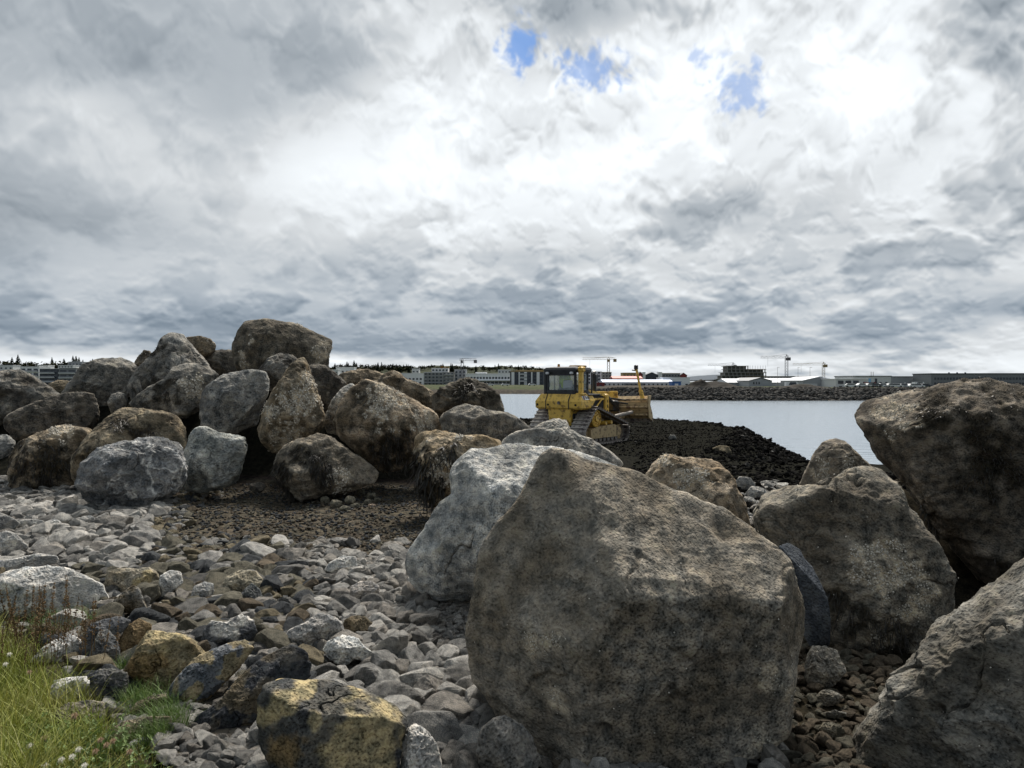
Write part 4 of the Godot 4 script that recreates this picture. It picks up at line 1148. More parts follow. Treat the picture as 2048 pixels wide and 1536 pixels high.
func stone_mesh(n: int, k: float, seed_: int, planes: int) -> ArrayMesh:
	var r := RandomNumberGenerator.new()
	r.seed = seed_
	var net := sphere_dirs(n)
	var dirs: PackedVector3Array = net.dirs
	var ns := []
	var sx := Vector3(r.randf_range(0.85, 1.25), r.randf_range(0.6, 0.9), r.randf_range(0.75, 1.05))
	for i in planes:
		ns.append([Vector3(r.randfn(), r.randfn(), r.randfn()).normalized(), r.randf_range(0.60, 0.95)])
	var v := PackedVector3Array()
	var c := PackedColorArray()
	for e in dirs:
		var s := pow(0.80, k)
		for p in ns:
			var t: float = p[0].dot(e)
			if t > 0: s += pow(t / p[1], k)
		var q: Vector3 = e * pow(s, -1.0 / k)
		var m := noise_b.get_noise_3d(q.x * 1.6 + seed_, q.y * 1.6, q.z * 1.6)
		q *= 1.0 + 0.05 * noise_a.get_noise_3d(q.x * 1.5, q.y * 1.5 + seed_, q.z * 1.5) + 0.022 * m
		v.append(q * sx)
		var g := clampf(0.80 + 0.75 * m + 0.35 * noise_c.get_noise_3d(q.x * 4.0 + seed_, q.y * 4.0, q.z * 4.0), 0.3, 1.0)
		c.append(Color(g, g * (1.0 - 0.05 * maxf(m, 0)), g * (1.0 - 0.12 * maxf(m, 0))))
	var st := start(true)
	for i in net.idx:
		st.set_color(c[i])
		st.add_vertex(v[i])
	return finish(st)

func zone(px: float, py: float) -> Array:       # the greatest stone radius, tones
	var j := 40.0 * noise_a.get_noise_2d(px * 0.02, py * 0.02)
	if px > 1560: return [0.045, ["brown", "brown", "olive"]]
	if px > 318 + (1110 - py) * 0.9 + j and py < 1090 + j + (px - 500) * 0.06 and px < 900:
		return [0.019, ["brown", "slate", "brown", "slate", "olive"]]
	if px < 300 + 0.5 * (1060 - py) + j and py < 1140: return [0.125 if py > 1010 else 0.08, ["pale", "grey", "pale", "bone", "warm", "ash", "grey"]]
	if px < 620 + j - (py - 1200) * 0.05 and py < 1110 + j: return [0.055, ["olive", "slate", "grey", "brown", "ochre"]]
	if px < 630 + j + (py - 1250) * 0.2 and py < 1400: return [0.10, ["ochre", "olive", "slate", "grey", "brown", "olive", "slate", "warm", "olive", "ash", "bone"]]
	if py > 1150 and px > 870 - (py - 1150) * 0.1 and py < 1290: return [0.028, ["grey", "warm", "pale"]]
	return [0.105 if py > 1290 else 0.08, ["pale", "grey", "warm", "ash", "bone", "grey", "warm"]]

func scatter() -> void:
	for i in 14: stone_meshes.append(stone_mesh(14, 90.0, 100 + i * 17, 11 + i % 4))
	for i in 5: pebble_meshes.append(stone_mesh(6, 60.0, 500 + i * 31, 9 + i))
	var all := []
	var classes := [[0.15, 0.115, 900], [0.115, 0.085, 2200], [0.085, 0.06, 6000], [0.06, 0.042, 16000], [0.042, 0.028, 26000], [0.028, 0.018, 34000], [0.018, 0.012, 24000]]
	for c in classes:
		for k in c[2]:
			var d := sqrt(rng.randf_range(2.9 * 2.9, 11.6 * 11.6))
			if c[0] <= 0.028: d = rng.randf_range(2.9, 11.2)
			var u := rng.randf()
			var x := rng.randf_range(-0.72, 0.01) * d if u < 0.90 else (rng.randf_range(0.34, 0.52) * d if u < 0.95 else rng.randf_range(-0.05, 0.45) * d)
			if c[0] > 0.04 and u < 0.12: x = rng.randf_range(-1.0, -0.72) * d
			var px := 1024 + x / d * F
			var py := HZ + (EYE - TOP) * F / d
			if px > 1560 and d > 9.0: continue
			if px < 330 - (1536 - py) * 1.0 and py > 1270: continue
			if py > 1400 and px < 520 and c[0] > 0.05: continue
			var z := zone(px, py)
			var r := rng.randf_range(c[1], c[0])
			if r > z[0] * rng.randf_range(0.75, 1.1): continue
			if not free_spot(x, d, r, 0.80 if r > 0.06 else 0.62): continue
			claim(x, d, r)
			var tones: Array = z[1]
			all.append([x, d, r, tones[rng.randi_range(0, tones.size() - 1)], px, py])
	all.sort_custom(func(a, b): return a[2] / a[1] > b[2] / b[1])
	var places := [[], [], [], [], []]
	var tints := [PackedColorArray(), PackedColorArray(), PackedColorArray(), PackedColorArray(), PackedColorArray()]
	var words := {"bone": "chalky white", "ash": "mid grey", "pale": "pale grey", "grey": "grey", "warm": "warm grey", "ochre": "ochre", "brown": "dark brown", "olive": "olive brown", "slate": "dark slate", "rust": "rusty"}
	var labels := {}
	var shown := 0
	for s in all:
		var x: float = s[0]
		var d: float = s[1]
		var r: float = s[2]
		var b := Basis(Vector3.UP, rng.randf() * TAU) * Basis(Vector3(rng.randf_range(-1, 1), 0, rng.randf_range(-1, 1)).normalized(), rng.randf_range(0, 0.5)) 
		b = b * Basis().scaled(Vector3(rng.randf_range(0.85, 1.25), rng.randf_range(0.8, 1.2), rng.randf_range(0.85, 1.15)))
		b = b.scaled(Vector3.ONE * r * rng.randf_range(1.05, 1.3))
		var at := Vector3(x, ground_y(x, d) + r * rng.randf_range(0.20, 0.48), -d)
		var seen: bool = s[4] > -20 and s[4] < 960 and s[5] < 1545 or s[4] > 1590 and s[4] < 1770 and s[5] > 1390
		if shown < 246 and seen and r > 0.03:
			shown += 1
			var i := rng.randi_range(0, 13)
			var o := top_mesh("stone", stone_meshes[i], M["stone_" + s[3]], "", "stone", "stones strewn over the foreground")
			o.transform = Transform3D(b, at)
			# tell it by its nearest landmark
			var best := 1e9
			var near: Array = marks[0]
			for m in marks:
				var q: float = Vector2(m[1], m[2]).distance_to(Vector2(s[4], s[5]))
				if q < best:
					best = q
					near = m
			var dx: float = s[4] - near[1]
			var dy: float = s[5] - near[2]
			var side := ("beyond" if dy < 0 else "in front of") if absf(dy) * 1.3 > absf(dx) else ("right of" if dx > 0 else "left of")
			var size := "big" if r > 0.1 else ("fair-sized" if r > 0.075 else ("fist-sized" if r > 0.052 else "small"))
			var shape: String = ["angular", "blocky", "wedge-shaped", "chipped", "flattish", "rounded", "pointed"][i % 7]
			var gap := "just " if best < 55 else ("some way " if best < 110 else "well ")
			o.set_meta("label", "%s %s %s stone %s%s %s" % [size, shape, words[s[3]], gap, side, near[0]])
		else:
			var i := rng.randi_range(0, 4)
			places[i].append(Transform3D(b, at))
			var m: Color = M["stone_" + s[3]].albedo_color.srgb_to_linear() * rng.randf_range(0.75, 1.15)
			tints[i].append(m)
	for i in 5:
		if places[i].size(): tag(copies(self, "gravel", pebble_meshes[i], M.stone, places[i], tints[i]), "loose gravel and small stones between the larger stones", "gravel", "", "stuff")
	print("stones ", all.size(), " shown ", shown)

# the dark gravel of the spit, and the rocks of the far bank
func make_spit_gravel() -> void:
	var places := [[], [], []]
	var tints := [PackedColorArray(), PackedColorArray(), PackedColorArray()]
	for k in 60000:
		var d := 9.0 + 45.0 * pow(rng.randf(), 1.3)
		var x := rng.randf_range(-2.5, 20.0)
		if d < 17 and (x < 0.25 * d - 1.2 or x > 6.5): continue
		if d > 17 and x > 7 + (d - 17) * 0.42: continue
		var b := poly_distance(Vector2(x, d), spit_poly)
		if b > 6.0: continue
		var slope := ss(-1.2, 0.6, b)
		var r := rng.randf_range(0.025, 0.06) * (1.0 + 1.5 * pow(rng.randf(), 6)) * lerpf(0.9, 1.45, slope)
		r *= 0.55 if b < -0.6 or d < 20 else 0.85
		var y := ground_y(x, d)
		if y < -0.3: continue
		var i := rng.randi_range(0, 2)
		places[i].append(Transform3D(Basis(Vector3(rng.randfn(), rng.randfn(), rng.randfn()).normalized(), rng.randf() * TAU).scaled(Vector3(r, r * 0.8, r)), Vector3(x, y + r * 0.25, -d)))
		var g := rng.randf_range(0.009, 0.030) * (1.0 + 6.0 * pow(rng.randf(), 11))
		tints[i].append(Color(g * 1.02, g, g * 0.96))
	for i in 3: tag(copies(self, "spit_gravel", pebble_meshes[i], M.coal, places[i], tints[i]), "black crushed gravel covering the spit round the bulldozer", "gravel", "", "stuff")

func make_far_bank() -> void:
	var places := [[], [], []]
	var tints := [PackedColorArray(), PackedColorArray(), PackedColorArray()]
	for k in 7500:
		var x := rng.randf_range(24, 215)
		var s := rng.randf_range(-1.0, 9.5)
		var d := shore_d(x) + s
		var r := rng.randf_range(0.30, 0.62)
		var i := rng.randi_range(0, 2)
		places[i].append(Transform3D(Basis(Vector3(rng.randfn(), rng.randfn(), rng.randfn()).normalized(), rng.randf() * TAU).scaled(Vector3(r * 1.2, r * 0.8, r)), Vector3(x, far_y(x, d) + 0.15, -d)))
		var g := rng.randf_range(0.035, 0.13)
		tints[i].append(Color(g * 1.03, g, g * 0.95))
	for i in 3: tag(copies(self, "bank_rock", pebble_meshes[i], M.tinted, places[i], tints[i]), "dark armour stones lining the far bank above the water", "rocks", "", "stuff")
	# heaps of gravel behind the bank
	for e in [["long low dark gravel heap behind the far bank", 62.0, 232.0, 14.0, 1.9], ["steep dark gravel heap with a notched top behind the far bank", 57.5, 228.0, 6.0, 2.2], ["low rubble heap in front of the grey warehouses", 88.0, 226.0, 12.0, 1.5]]:
		var xs := PackedFloat32Array()
		for i in 41: xs.append(-1.5 + 3.0 * i / 40)
		var f := func(x, d): return e[4] * (exp(-pow(x * 1.5, 2) - pow(d * 1.5, 2)) * (1.0 + 0.35 * noise_b.get_noise_2d(x * 1.2 + e[1], d * 1.2))) - 0.25
		var me := grid_mesh(xs, xs, f, func(x, d, y): return Color(0.06, 0.054, 0.046) * (1.0 + 0.8 * noise_b.get_noise_2d(x * 6, d * 6)))
		var o := top_mesh("gravel_heap", me, M.far_earth, e[0], "gravel heap", "", "structure")
		o.transform = Transform3D(Basis().scaled(Vector3(e[3], 1.25, e[3] * 0.7)), Vector3(e[1], far_y(e[1], e[2]), -e[2]))


# ------------------------------------------------------------------ the town across the water
func block(called: String, label: String, px0: float, px1: float, ytop: float, ybase: float, d: float, deep: float, wall: String, roof: String, turn := 0.0, group := "", flat := true) -> Node3D:
	var a := world_at(px0, ybase, d)
	var b := world_at(px1, ytop, d)
	var w := (b.x - a.x) / cos(turn)
	var h := b.y - a.y
	var o := thing(called, label, "building", Vector3((a.x + b.x) / 2, a.y, -d - deep / 2), turn, group)
	o.set_meta("w", w)
	o.set_meta("h", h)
	o.set_meta("deep", deep)
	if flat:
		part(o, "wall", bx(w, h + 2.0, deep, 0.02), M[wall], Vector3(0, h / 2 - 1.0, 0))
		part(o, "roof", bx(w + 0.5, 0.35, deep + 0.5, 0.03), M[roof], Vector3(0, h + 0.175, 0))
	return o

func strip_windows(o: Node3D, rows: int, cols: int, ww: float, hh: float, y0: float, dy: float, x0 := 0.0, x1 := 1.0, m := "far_glass", called := "window") -> void:
	var w: float = o.get_meta("w")
	var z: float = float(o.get_meta("deep")) / 2
	for r in rows:
		for c in cols:
			var x := -w / 2 + w * lerpf(x0, x1, (c + 0.5) / cols)
			part(o, called, bx(ww, hh, 0.12, 0.01), M[m], Vector3(x, y0 + r * dy, z + 0.03))

func gable(o: Node3D, w: float, h: float, deep: float, rise: float, wall: String, roof: String, along_x: bool) -> void:
	# walls with a pitched roof; the ridge runs across the view or along it
	var H := h - rise
	if along_x:
		part(o, "wall", bx(w, H + 2, deep, 0.02), M[wall], Vector3(0, H / 2 - 1, 0))
		part(o, "roof", side_prism([[-deep / 2 - 0.4, H], [deep / 2 + 0.4, H], [0, h]], -w / 2 - 0.3, w / 2 + 0.3), M[roof])
	else:
		var r0 := []
		for z in [-deep / 2, deep / 2]:
			r0.append([Vector3(-w / 2, -2, z), Vector3(w / 2, -2, z), Vector3(w / 2, H, z), Vector3(0, h - 0.15, z), Vector3(-w / 2, H, z)])
		part(o, "wall", loft(r0), M[wall])
		for s in [-1, 1]:
			var st := start()
			var e := 0.3
			var ring := []
			for z in [-deep / 2 - e, deep / 2 + e]:
				ring.append([Vector3(0, h, z), Vector3(s * (w / 2 + e), H - e * rise / (w / 2), z), Vector3(s * (w / 2 + e), H + 0.3 - e * rise / (w / 2), z), Vector3(0, h + 0.3, z)])
			add_loft(st, ring)
			part(o, "roof", finish(st), M[roof])

func balconies(o: Node3D, rows: int, x: float, w: float, y0: float, dy: float, m := "white") -> void:
	var z: float = float(o.get_meta("deep")) / 2
	for r in rows:
		part(o, "balcony", bx(w, 0.3, 1.4, 0.02), M[m], Vector3(x, y0 + r * dy, z + 0.7))
		part(o, "railing", bx(w, 0.9, 0.06, 0.01), M.grey_clad, Vector3(x, y0 + r * dy + 0.6, z + 1.38))

func crane(label: String, px: float, ybase: float, ytop: float, d: float, left: float, right: float, jib_turn: float, m: String, y_jib: float, apex := true) -> void:
	var foot := world_at(px, ybase, d)
	var top := world_at(px, ytop, d).y
	var h := world_at(px, y_jib, d).y - foot.y
	var o := thing("tower_crane", label, "tower crane", foot, 0.0, "tower cranes over the town")
	var st := start()
	var s := 1.0
	for c in [[-s, -s], [s, -s], [s, s], [-s, s]]: add_bar(st, Vector3(c[0], -1, c[1]), Vector3(c[0], h, c[1]), 0.13, 4)
	var y := 0.0
	var flip := 1.0
	while y < h - 2:
		for c in [[[-s, -s], [s, -s]], [[s, -s], [s, s]], [[s, s], [-s, s]], [[-s, s], [-s, -s]]]:
			var a := Vector3(c[0][0], y, c[0][1])
			var b := Vector3(c[1][0], y + 2.4, c[1][1])
			add_bar(st, a, b, 0.06, 4)
		y += 2.4
	part(o, "mast", finish(st), M[m])
	var head := Node3D.new()
	var st2 := start()
	var turn := Basis(Vector3.UP, jib_turn)
	var L := -left / F * d
	var R := right / F * d
	for e in [[L, "jib"], [R, "counter_jib"]]:
		var sj := start()
		var n := int(maxf(4, absf(e[0]) / 3.0))
		for q in [Vector3(0, 0, -0.7), Vector3(0, 0, 0.7), Vector3(0, 1.5, 0)]:
			add_bar(sj, turn * (Vector3(0, h, 0) + q), turn * (Vector3(e[0], h, 0) + q), 0.10, 4)
		for i in n:
			var a := Vector3(e[0] * i / n, h, 0.7 if i % 2 else -0.7)
			var b := Vector3(e[0] * (i + 0.5) / n, h + 1.5, 0)
			var c := Vector3(e[0] * (i + 1.0) / n, h, -0.7 if i % 2 else 0.7)
			add_bar(sj, turn * a, turn * b, 0.05, 4)
			add_bar(sj, turn * b, turn * c, 0.05, 4)
		part(o, e[1], finish(sj), M[m])
	part(o, "counterweight", bx(2.6, 2.6, 1.8, 0.05), M[m], turn * Vector3(R * 0.92, h - 0.8, 0), turn)
	part(o, "cab", bx(1.8, 2.0, 1.8, 0.05), M[m], turn * Vector3(-0.4, h - 1.1, 1.9), turn)
	if apex:
		var ha := top - foot.y
		var sa := start()
		for c in [[-s, -s], [s, -s], [s, s], [-s, s]]: add_bar(sa, Vector3(c[0], h, c[1]), Vector3(0, ha, 0), 0.12, 4)
		part(o, "apex", finish(sa), M[m])
		for e in [[L * 0.6, "tie_rod"], [R * 0.85, "tie_rod"]]:
			part(o, e[1], bar(Vector3(0, ha, 0), turn * Vector3(e[0], h + 1.5, 0), 0.10, 4), M[m])
	var hook := L * 0.72
	part(o, "hoist_rope", bar(turn * Vector3(hook, h, 0), turn * Vector3(hook, h - 7, 0), 0.07, 4), M[m])

func spruce_mesh(seed_: int, crown_only := true) -> ArrayMesh:
	var r := RandomNumberGenerator.new()
	r.seed = seed_
	var st := start()
	for k in 11:
		var y := 0.10 + 0.88 * k / 10.0
		var R := 0.30 * pow(1.0 - y, 0.8) + 0.02
		var n := 9
		for i in n:
			if r.randf() < 0.15: continue
			var a := TAU * (i + r.randf()) / n
			var g := r.randf_range(0.5, 1.2)
			st.set_color(Color(0.020 * g, 0.030 * g, 0.017 * g))
			var q := R * r.randf_range(0.6, 1.25)
			var tip := Vector3(cos(a) * q, y - 0.05 - r.randf() * 0.05, sin(a) * q)
			var sd := Vector3(-sin(a), 0, cos(a)) * q * 0.34
			var mid := Vector3(cos(a) * q * 0.35, y + 0.02, sin(a) * q * 0.35)
			for v in [Vector3(0, y + 0.07, 0), mid + sd, tip, Vector3(0, y + 0.07, 0), tip, mid - sd]: st.add_vertex(v)
	return finish(st)

func bush_mesh(seed_: int) -> ArrayMesh:
	var r := RandomNumberGenerator.new()
	r.seed = seed_
	var st := start()
	for k in 150:
		var e := Vector3(r.randfn(), r.randfn(), r.randfn()).normalized() * pow(r.randf(), 0.4)
		var c := Vector3(e.x * 0.42, 0.55 + e.y * 0.40, e.z * 0.42) * (1.0 + 0.18 * sin(e.x * 7 + seed_))
		var g := r.randf_range(0.45, 1.2)
		st.set_color(Color(0.034 * g, 0.038 * g, 0.018 * g))
		var u := Vector3(r.randfn(), r.randfn(), r.randfn()).normalized() * 0.085
		var w := u.cross(Vector3(r.randfn(), r.randfn(), r.randfn()).normalized())
		for v in [c - u, c + w, c + u, c - u, c + u, c - w]: st.add_vertex(v)
	return finish(st)

func make_trees() -> void:
	var sp := [spruce_mesh(1), spruce_mesh(2), spruce_mesh(3)]
	var bu := [bush_mesh(4), bush_mesh(5), bush_mesh(6)]
	var trunk := cyl(0.02, 0.008, 0.9, 6)
	# px, top y, kind, clump
	var names := {"a": "trees on the skyline at the far left", "b": "trees in the dark clump above the heap's tan boulders", "c": "trees behind the unfinished apartment block", "d": "trees behind the long white offices"}
	var words := {
		"a": ["dark spruce on the skyline above the apartment blocks at the far left", "dark leafy tree on the skyline above the apartment blocks at the far left"],
		"b": ["dark spruce in the skyline clump between the topmost block and the unfinished flats", "dark leafy tree in the skyline clump between the topmost block and the unfinished flats"],
		"c": ["small spruce on the skyline right behind the unfinished flats", "low leafy tree on the skyline right behind the unfinished flats"],
		"d": ["small spruce on the skyline behind the long white offices", "low leafy tree on the skyline behind the long white offices"]}
	var rows := []
	var r := RandomNumberGenerator.new()
	r.seed = 44
	for x in range(-30, 190, 9): rows.append([x + r.randf_range(-3, 3), r.randf_range(724, 731), 1, "a"])
	for e in [[36, 711], [24, 716], [104, 716], [128, 719], [146, 713], [152, 714], [158, 716], [166, 721], [185, 719], [197, 719]]: rows.append([e[0], e[1], 0, "a"])
	for x in range(200, 300, 8): rows.append([x + r.randf_range(-3, 3), r.randf_range(726, 734), 1, "a"])
	for x in range(655, 750, 9): rows.append([x + r.randf_range(-3, 3), r.randf_range(730, 736), 1, "b"])
	for e in [[670, 728], [694, 724], [697, 727], [708, 722], [713, 727], [750, 730], [756, 726], [763, 725], [770, 729], [778, 730], [786, 728], [793, 729], [800, 731], [807, 730], [813, 729], [818, 733]]: rows.append([e[0], e[1], 0, "b"])
	for x in range(746, 826, 8): rows.append([x + r.randf_range(-3, 3), r.randf_range(731, 735), 1, "b"])
	for x in range(826, 990, 8): rows.append([x + r.randf_range(-3, 3), r.randf_range(733, 738), 1, "c"])
	for e in [[886, 728], [902, 727], [905, 729], [930, 731], [952, 732], [968, 733], [990, 730], [997, 728]]: rows.append([e[0], e[1], 0, "c"])
	for x in range(994, 1100, 9): rows.append([x + r.randf_range(-3, 3), r.randf_range(736, 741), 1, "d"])
	for e in [[1037, 731], [1050, 734], [1306, 746], [1315, 745]]: rows.append([e[0], e[1], 0, "d"])
	for e in rows:
		var d := r.randf_range(820, 900)
		var x: float = (e[0] - 1024) / F * d
		var base := far_y(x, d)
		var top: float = EYE - (e[1] - HZ) / F * d
		var h := maxf(top - base + (1.5 if e[2] else 0.5), 5.0)
		var k: int = e[2]
		var label: String = words[e[3]][k]
		if e[0] > 1200: label = "small dark spruce behind the gabled row houses"
		var o := thing("spruce_tree" if k == 0 else "leafy_tree", label, "tree", Vector3(x, base, -d), r.randf() * TAU, names[e[3]])
		var wide := h * (r.randf_range(1.2, 1.7) if k == 0 else r.randf_range(1.3, 1.9))
		part(o, "trunk", trunk, M.bark, Vector3(0, 0.45 * h, 0), Basis().scaled(Vector3(h, h, h)))
		part(o, "crown", (sp if k == 0 else bu)[r.randi_range(0, 2)], M.tinted, Vector3.ZERO, Basis().scaled(Vector3(wide, h, wide)))

func car(label: String, px: float, d: float, m: String, s := 1.0, turn := 0.0, van := false) -> void:
	var x := (px - 1024) / F * d
	var o := thing("parked_car", label, "car" if not van else "van", Vector3(x, far_y(x, d), -d), turn, "vehicles parked across the water")
	var roof := 1.45 if not van else 2.0
	var prof := [[-2.1, 0.35], [2.1, 0.35], [2.15, 0.8], [1.5, 0.92], [0.85, roof], [-1.3, roof], [-1.9, 0.95], [-2.15, 0.85]]
	if van: prof = [[-2.4, 0.35], [2.4, 0.35], [2.45, 0.95], [1.9, 1.15], [1.3, roof], [-2.35, roof], [-2.45, 0.8]]
	var across := Basis(Vector3.UP, PI / 2)
	part(o, "body", side_prism(prof, -0.88, 0.88), M[m], Vector3.ZERO, across)
	part(o, "window", side_prism([[1.25, 0.95], [0.78, roof - 0.1], [-1.15, roof - 0.1], [-1.6, 0.95]], -0.9, 0.9), M.far_glass, Vector3.ZERO, across)
	for wx in [-1.35, 1.35]:
		for wz in [-0.82, 0.82]:
			part(o, "wheel", cyl(0.33, 0.33, 0.22, 12), M.rubber, Vector3(wx, 0.33, wz), Basis(Vector3.RIGHT, PI / 2))

func make_town() -> void:
	var o: Node3D
	# far left: houses and flats on the slope
	o = block("house", "low white house at the far left edge below the trees", -30, 26, 731, 742, 640, 10, "off_white", "pale_roof")
	strip_windows(o, 1, 6, 1.6, 1.3, 2.4, 3)
	o = block("apartment_block", "white flats with wide glass balconies, far left, left part of the row", 40, 78, 734, 764, 560, 14, "white", "white")
	strip_windows(o, 3, 3, 3.2, 2.2, 2.2, 3.4); balconies(o, 3, 0, 13, 0.9, 3.4)
	o = block("apartment_block", "dark-fronted flats between the two white ones at the far left", 79, 118, 738, 766, 550, 14, "dark_clad", "off_white")
	strip_windows(o, 3, 3, 3.0, 2.0, 2.0, 3.2); balconies(o, 3, -1.0, 11, 0.7, 3.2)
	o = block("apartment_block", "flats with blue glass and white frames left of the heap's sloping boulder", 118, 152, 736, 768, 545, 14, "mid_clad", "white")
	strip_windows(o, 3, 2, 4.6, 2.3, 2.3, 3.4); balconies(o, 3, 0, 12, 0.9, 3.4)
	o = block("house", "white flat-roofed house above the dark-fronted flats", 74, 96, 731, 738, 640, 9, "white", "white")
	strip_windows(o, 1, 4, 1.2, 1.0, 1.8, 3)
	o = block("house", "pale house with a long roof right above the white-framed flats", 116, 146, 731, 738, 640, 9, "off_white", "pale_roof")
	strip_windows(o, 1, 5, 1.2, 1.0, 1.8, 3)
	o = block("house", "grey-roofed house under the tallest far-left trees", 137, 164, 724, 733, 700, 9, "grey_clad", "pale_roof")
	strip_windows(o, 1, 4, 1.4, 1.2, 2.2, 3)
	# centre left
	o = block("house", "white house right of the topmost block, with a flat roof", 672, 708, 735, 750, 620, 10, "white", "white")
	strip_windows(o, 1, 4, 1.8, 1.4, 2.8, 3)
	o = block("house", "small white house beside the skyline clump of trees", 662, 676, 740, 750, 600, 8, "off_white", "white")
	strip_windows(o, 1, 2, 1.4, 1.2, 2.0, 3)
	o = block("house", "small pale house on the skyline left of the unfinished flats", 824, 838, 738, 748, 700, 9, "off_white", "pale_roof")
	strip_windows(o, 1, 2, 1.6, 1.2, 2.2, 3)
	o = block("hall", "long low white hall left of the unfinished flats", 792, 848, 747, 770, 640, 16, "white", "white")
	strip_windows(o, 1, 5, 1.7, 1.5, 5.2, 3, 0.3, 0.95); strip_windows(o, 1, 4, 1.7, 1.8, 1.8, 3, 0.3, 0.95)
	# unfinished flats wrapped in scaffolding
	o = block("unfinished_apartment_block", "unfinished concrete flats wrapped in scaffolding left of the long white offices", 848, 908, 745, 772, 600, 16, "concrete", "concrete")
	strip_windows(o, 4, 8, 1.5, 1.5, 1.6, 2.7)
	var w: float = o.get_meta("w")
	var h: float = o.get_meta("h")
	for k in 5: part(o, "scaffold_deck", bx(w * 0.62, 0.22, 1.2, 0.02), M.pale_roof, Vector3(-w * 0.19, 0.3 + k * 2.6, 9.2))
	for k in 9: part(o, "scaffold_pole", cyl(0.09, 0.09, h + 1, 6), M.grey_clad, Vector3(-w * 0.5 + w * 0.62 * k / 8.0, h / 2, 9.8))
	part(o, "wall", bx(w * 0.55, 3.2, 12, 0.02), M.off_white, Vector3(w * 0.02, h + 1.9, 0))
	for k in 5: part(o, "window", bx(1.5, 1.4, 0.12, 0.01), M.far_glass, Vector3(-w * 0.2 + w * 0.45 * k / 4.0, h + 1.9, 6.03))
	for k in 4: part(o, "balcony", bx(w * 0.30, 0.25, 1.8, 0.02), M.white, Vector3(w * 0.33, 1.2 + k * 2.7, 9.0))
	for k in 6: part(o, "formwork_prop", cyl(0.07, 0.07, 2.4, 5), M.beacon, Vector3(w * (0.05 + 0.05 * k), h + 4.4, 2))
	o = block("apartment_block", "raw grey concrete tower with square windows behind the first crane", 909, 932, 739, 770, 610, 14, "grey_clad", "concrete")
	strip_windows(o, 4, 3, 1.5, 1.6, 2.2, 2.8)
	# long white offices
	o = block("office_building", "long white offices with two rows of windows right of the first crane", 932, 1022, 748, 770, 590, 14, "white", "white")
	strip_windows(o, 1, 14, 1.6, 1.6, 5.6, 3, 0.02, 0.98); strip_windows(o, 1, 9, 2.6, 1.7, 1.9, 3, 0.2, 0.98)
	part(o, "canopy_roof", bx(30, 0.5, 3, 0.03), M.white, Vector3(4, 3.6, 8.3)); part(o, "penthouse", bx(9, 1.4, 6, 0.03), M.off_white, Vector3(-6, 9.5, 0))
	o = block("house", "small pale house on the skyline above the long white offices", 996, 1022, 740, 748, 720, 9, "off_white", "pale_roof")
	strip_windows(o, 1, 4, 1.5, 1.2, 2.0, 3)
	# flats behind the bulldozer cab
	o = block("apartment_block", "dark blue and white flats with a timber top edge, left of the bulldozer's cab", 1020, 1098, 744, 771, 560, 16, "dark_clad", "timber")
	w = o.get_meta("w"); h = o.get_meta("h")
	for k in 6: part(o, "white_panel", bx(1.0 if k % 2 else 2.2, h, 0.3, 0.02), M.white, Vector3(-w / 2 + 2.2 + k * w / 6.2, h / 2, 8.1))
	strip_windows(o, 4, 7, 1.8, 1.5, 1.6, 2.6); balconies(o, 3, -w * 0.16, 5.5, 3.0, 2.6)
	part(o, "scaffold_deck", bx(w + 4, 0.5, 2.2, 0.02), M.timber, Vector3(2, h + 0.7, 7)); part(o, "penthouse", bx(w * 0.7, 1.0, 8, 0.02), M.ochre_clad, Vector3(0, h + 0.9, -2))
	o = block("apartment_block", "white-framed flats seen just right of the bulldozer's cab", 1163, 1203, 744, 770, 560, 14, "white", "mid_clad")
	strip_windows(o, 4, 4, 1.7, 1.6, 1.8, 2.5)
	w = o.get_meta("w"); h = o.get_meta("h")
	part(o, "dark_bay", bx(2.6, h, 0.6, 0.02), M.dark_clad, Vector3(-w * 0.36, h / 2, 7.25)); balconies(o, 3, w * 0.25, 4.5, 2.6, 2.5)
	o = block("apartment_block", "grey-beige scaffolded flats at the foot of the second crane", 1204, 1223, 745, 768, 590, 14, "concrete", "timber")
	strip_windows(o, 4, 3, 1.3, 1.4, 1.6, 2.4)
	# gabled houses
	o = block("apartment_block", "ochre brick flats with a flat roof left of the red gable", 1246, 1272, 746, 768, 640, 14, "ochre_clad", "timber")
	strip_windows(o, 3, 4, 1.3, 1.3, 2.0, 2.7)
	for e in [["red_clad", 1275, 1286, 744, "narrow dark red gabled house right of the ochre flats"], ["dark_clad", 1290, 1317, 745, "dark grey gabled house between two white stair towers"]]:
		o = block("row_house", e[4], e[1], e[2], e[3], 768, 640, 14, e[0], "mid_clad", 0.0, "gabled row houses", false)
		gable(o, o.get_meta("w"), o.get_meta("h"), 14, 2.4, e[0], "mid_clad", false)
		strip_windows(o, 2, 2 if e[0] == "red_clad" else 4, 1.3, 1.2, 2.4, 2.8)
	for e in [[1286, 1291, "narrow white stair tower between the red and the dark grey gable"], [1317, 1324, "white stair tower right of the dark grey gable"]]:
		o = block("stair_tower", e[2], e[0], e[1], 745, 768, 638, 8, "white", "white")
	o = block("apartment_block", "long grey flats right of the dark grey gabled house", 1325, 1360, 747, 768, 640, 12, "mid_clad", "timber")
	strip_windows(o, 3, 6, 1.2, 1.2, 2.0, 2.6)
	o = block("row_house", "dark red gabled house at the right end of the row", 1360, 1374, 746, 768, 640, 14, "red_clad", "mid_clad", 0.0, "gabled row houses", false)
	gable(o, o.get_meta("w"), o.get_meta("h"), 14, 2.0, "red_clad", "mid_clad", false)
	strip_windows(o, 2, 2, 1.3, 1.2, 2.4, 2.8)
	# low sheds before them
	o = block("shed", "low shed with a pale red roof behind the bulldozer's blade mast", 1226, 1285, 752, 768, 520, 18, "red_clad", "red_roof", 0.0, "", false)
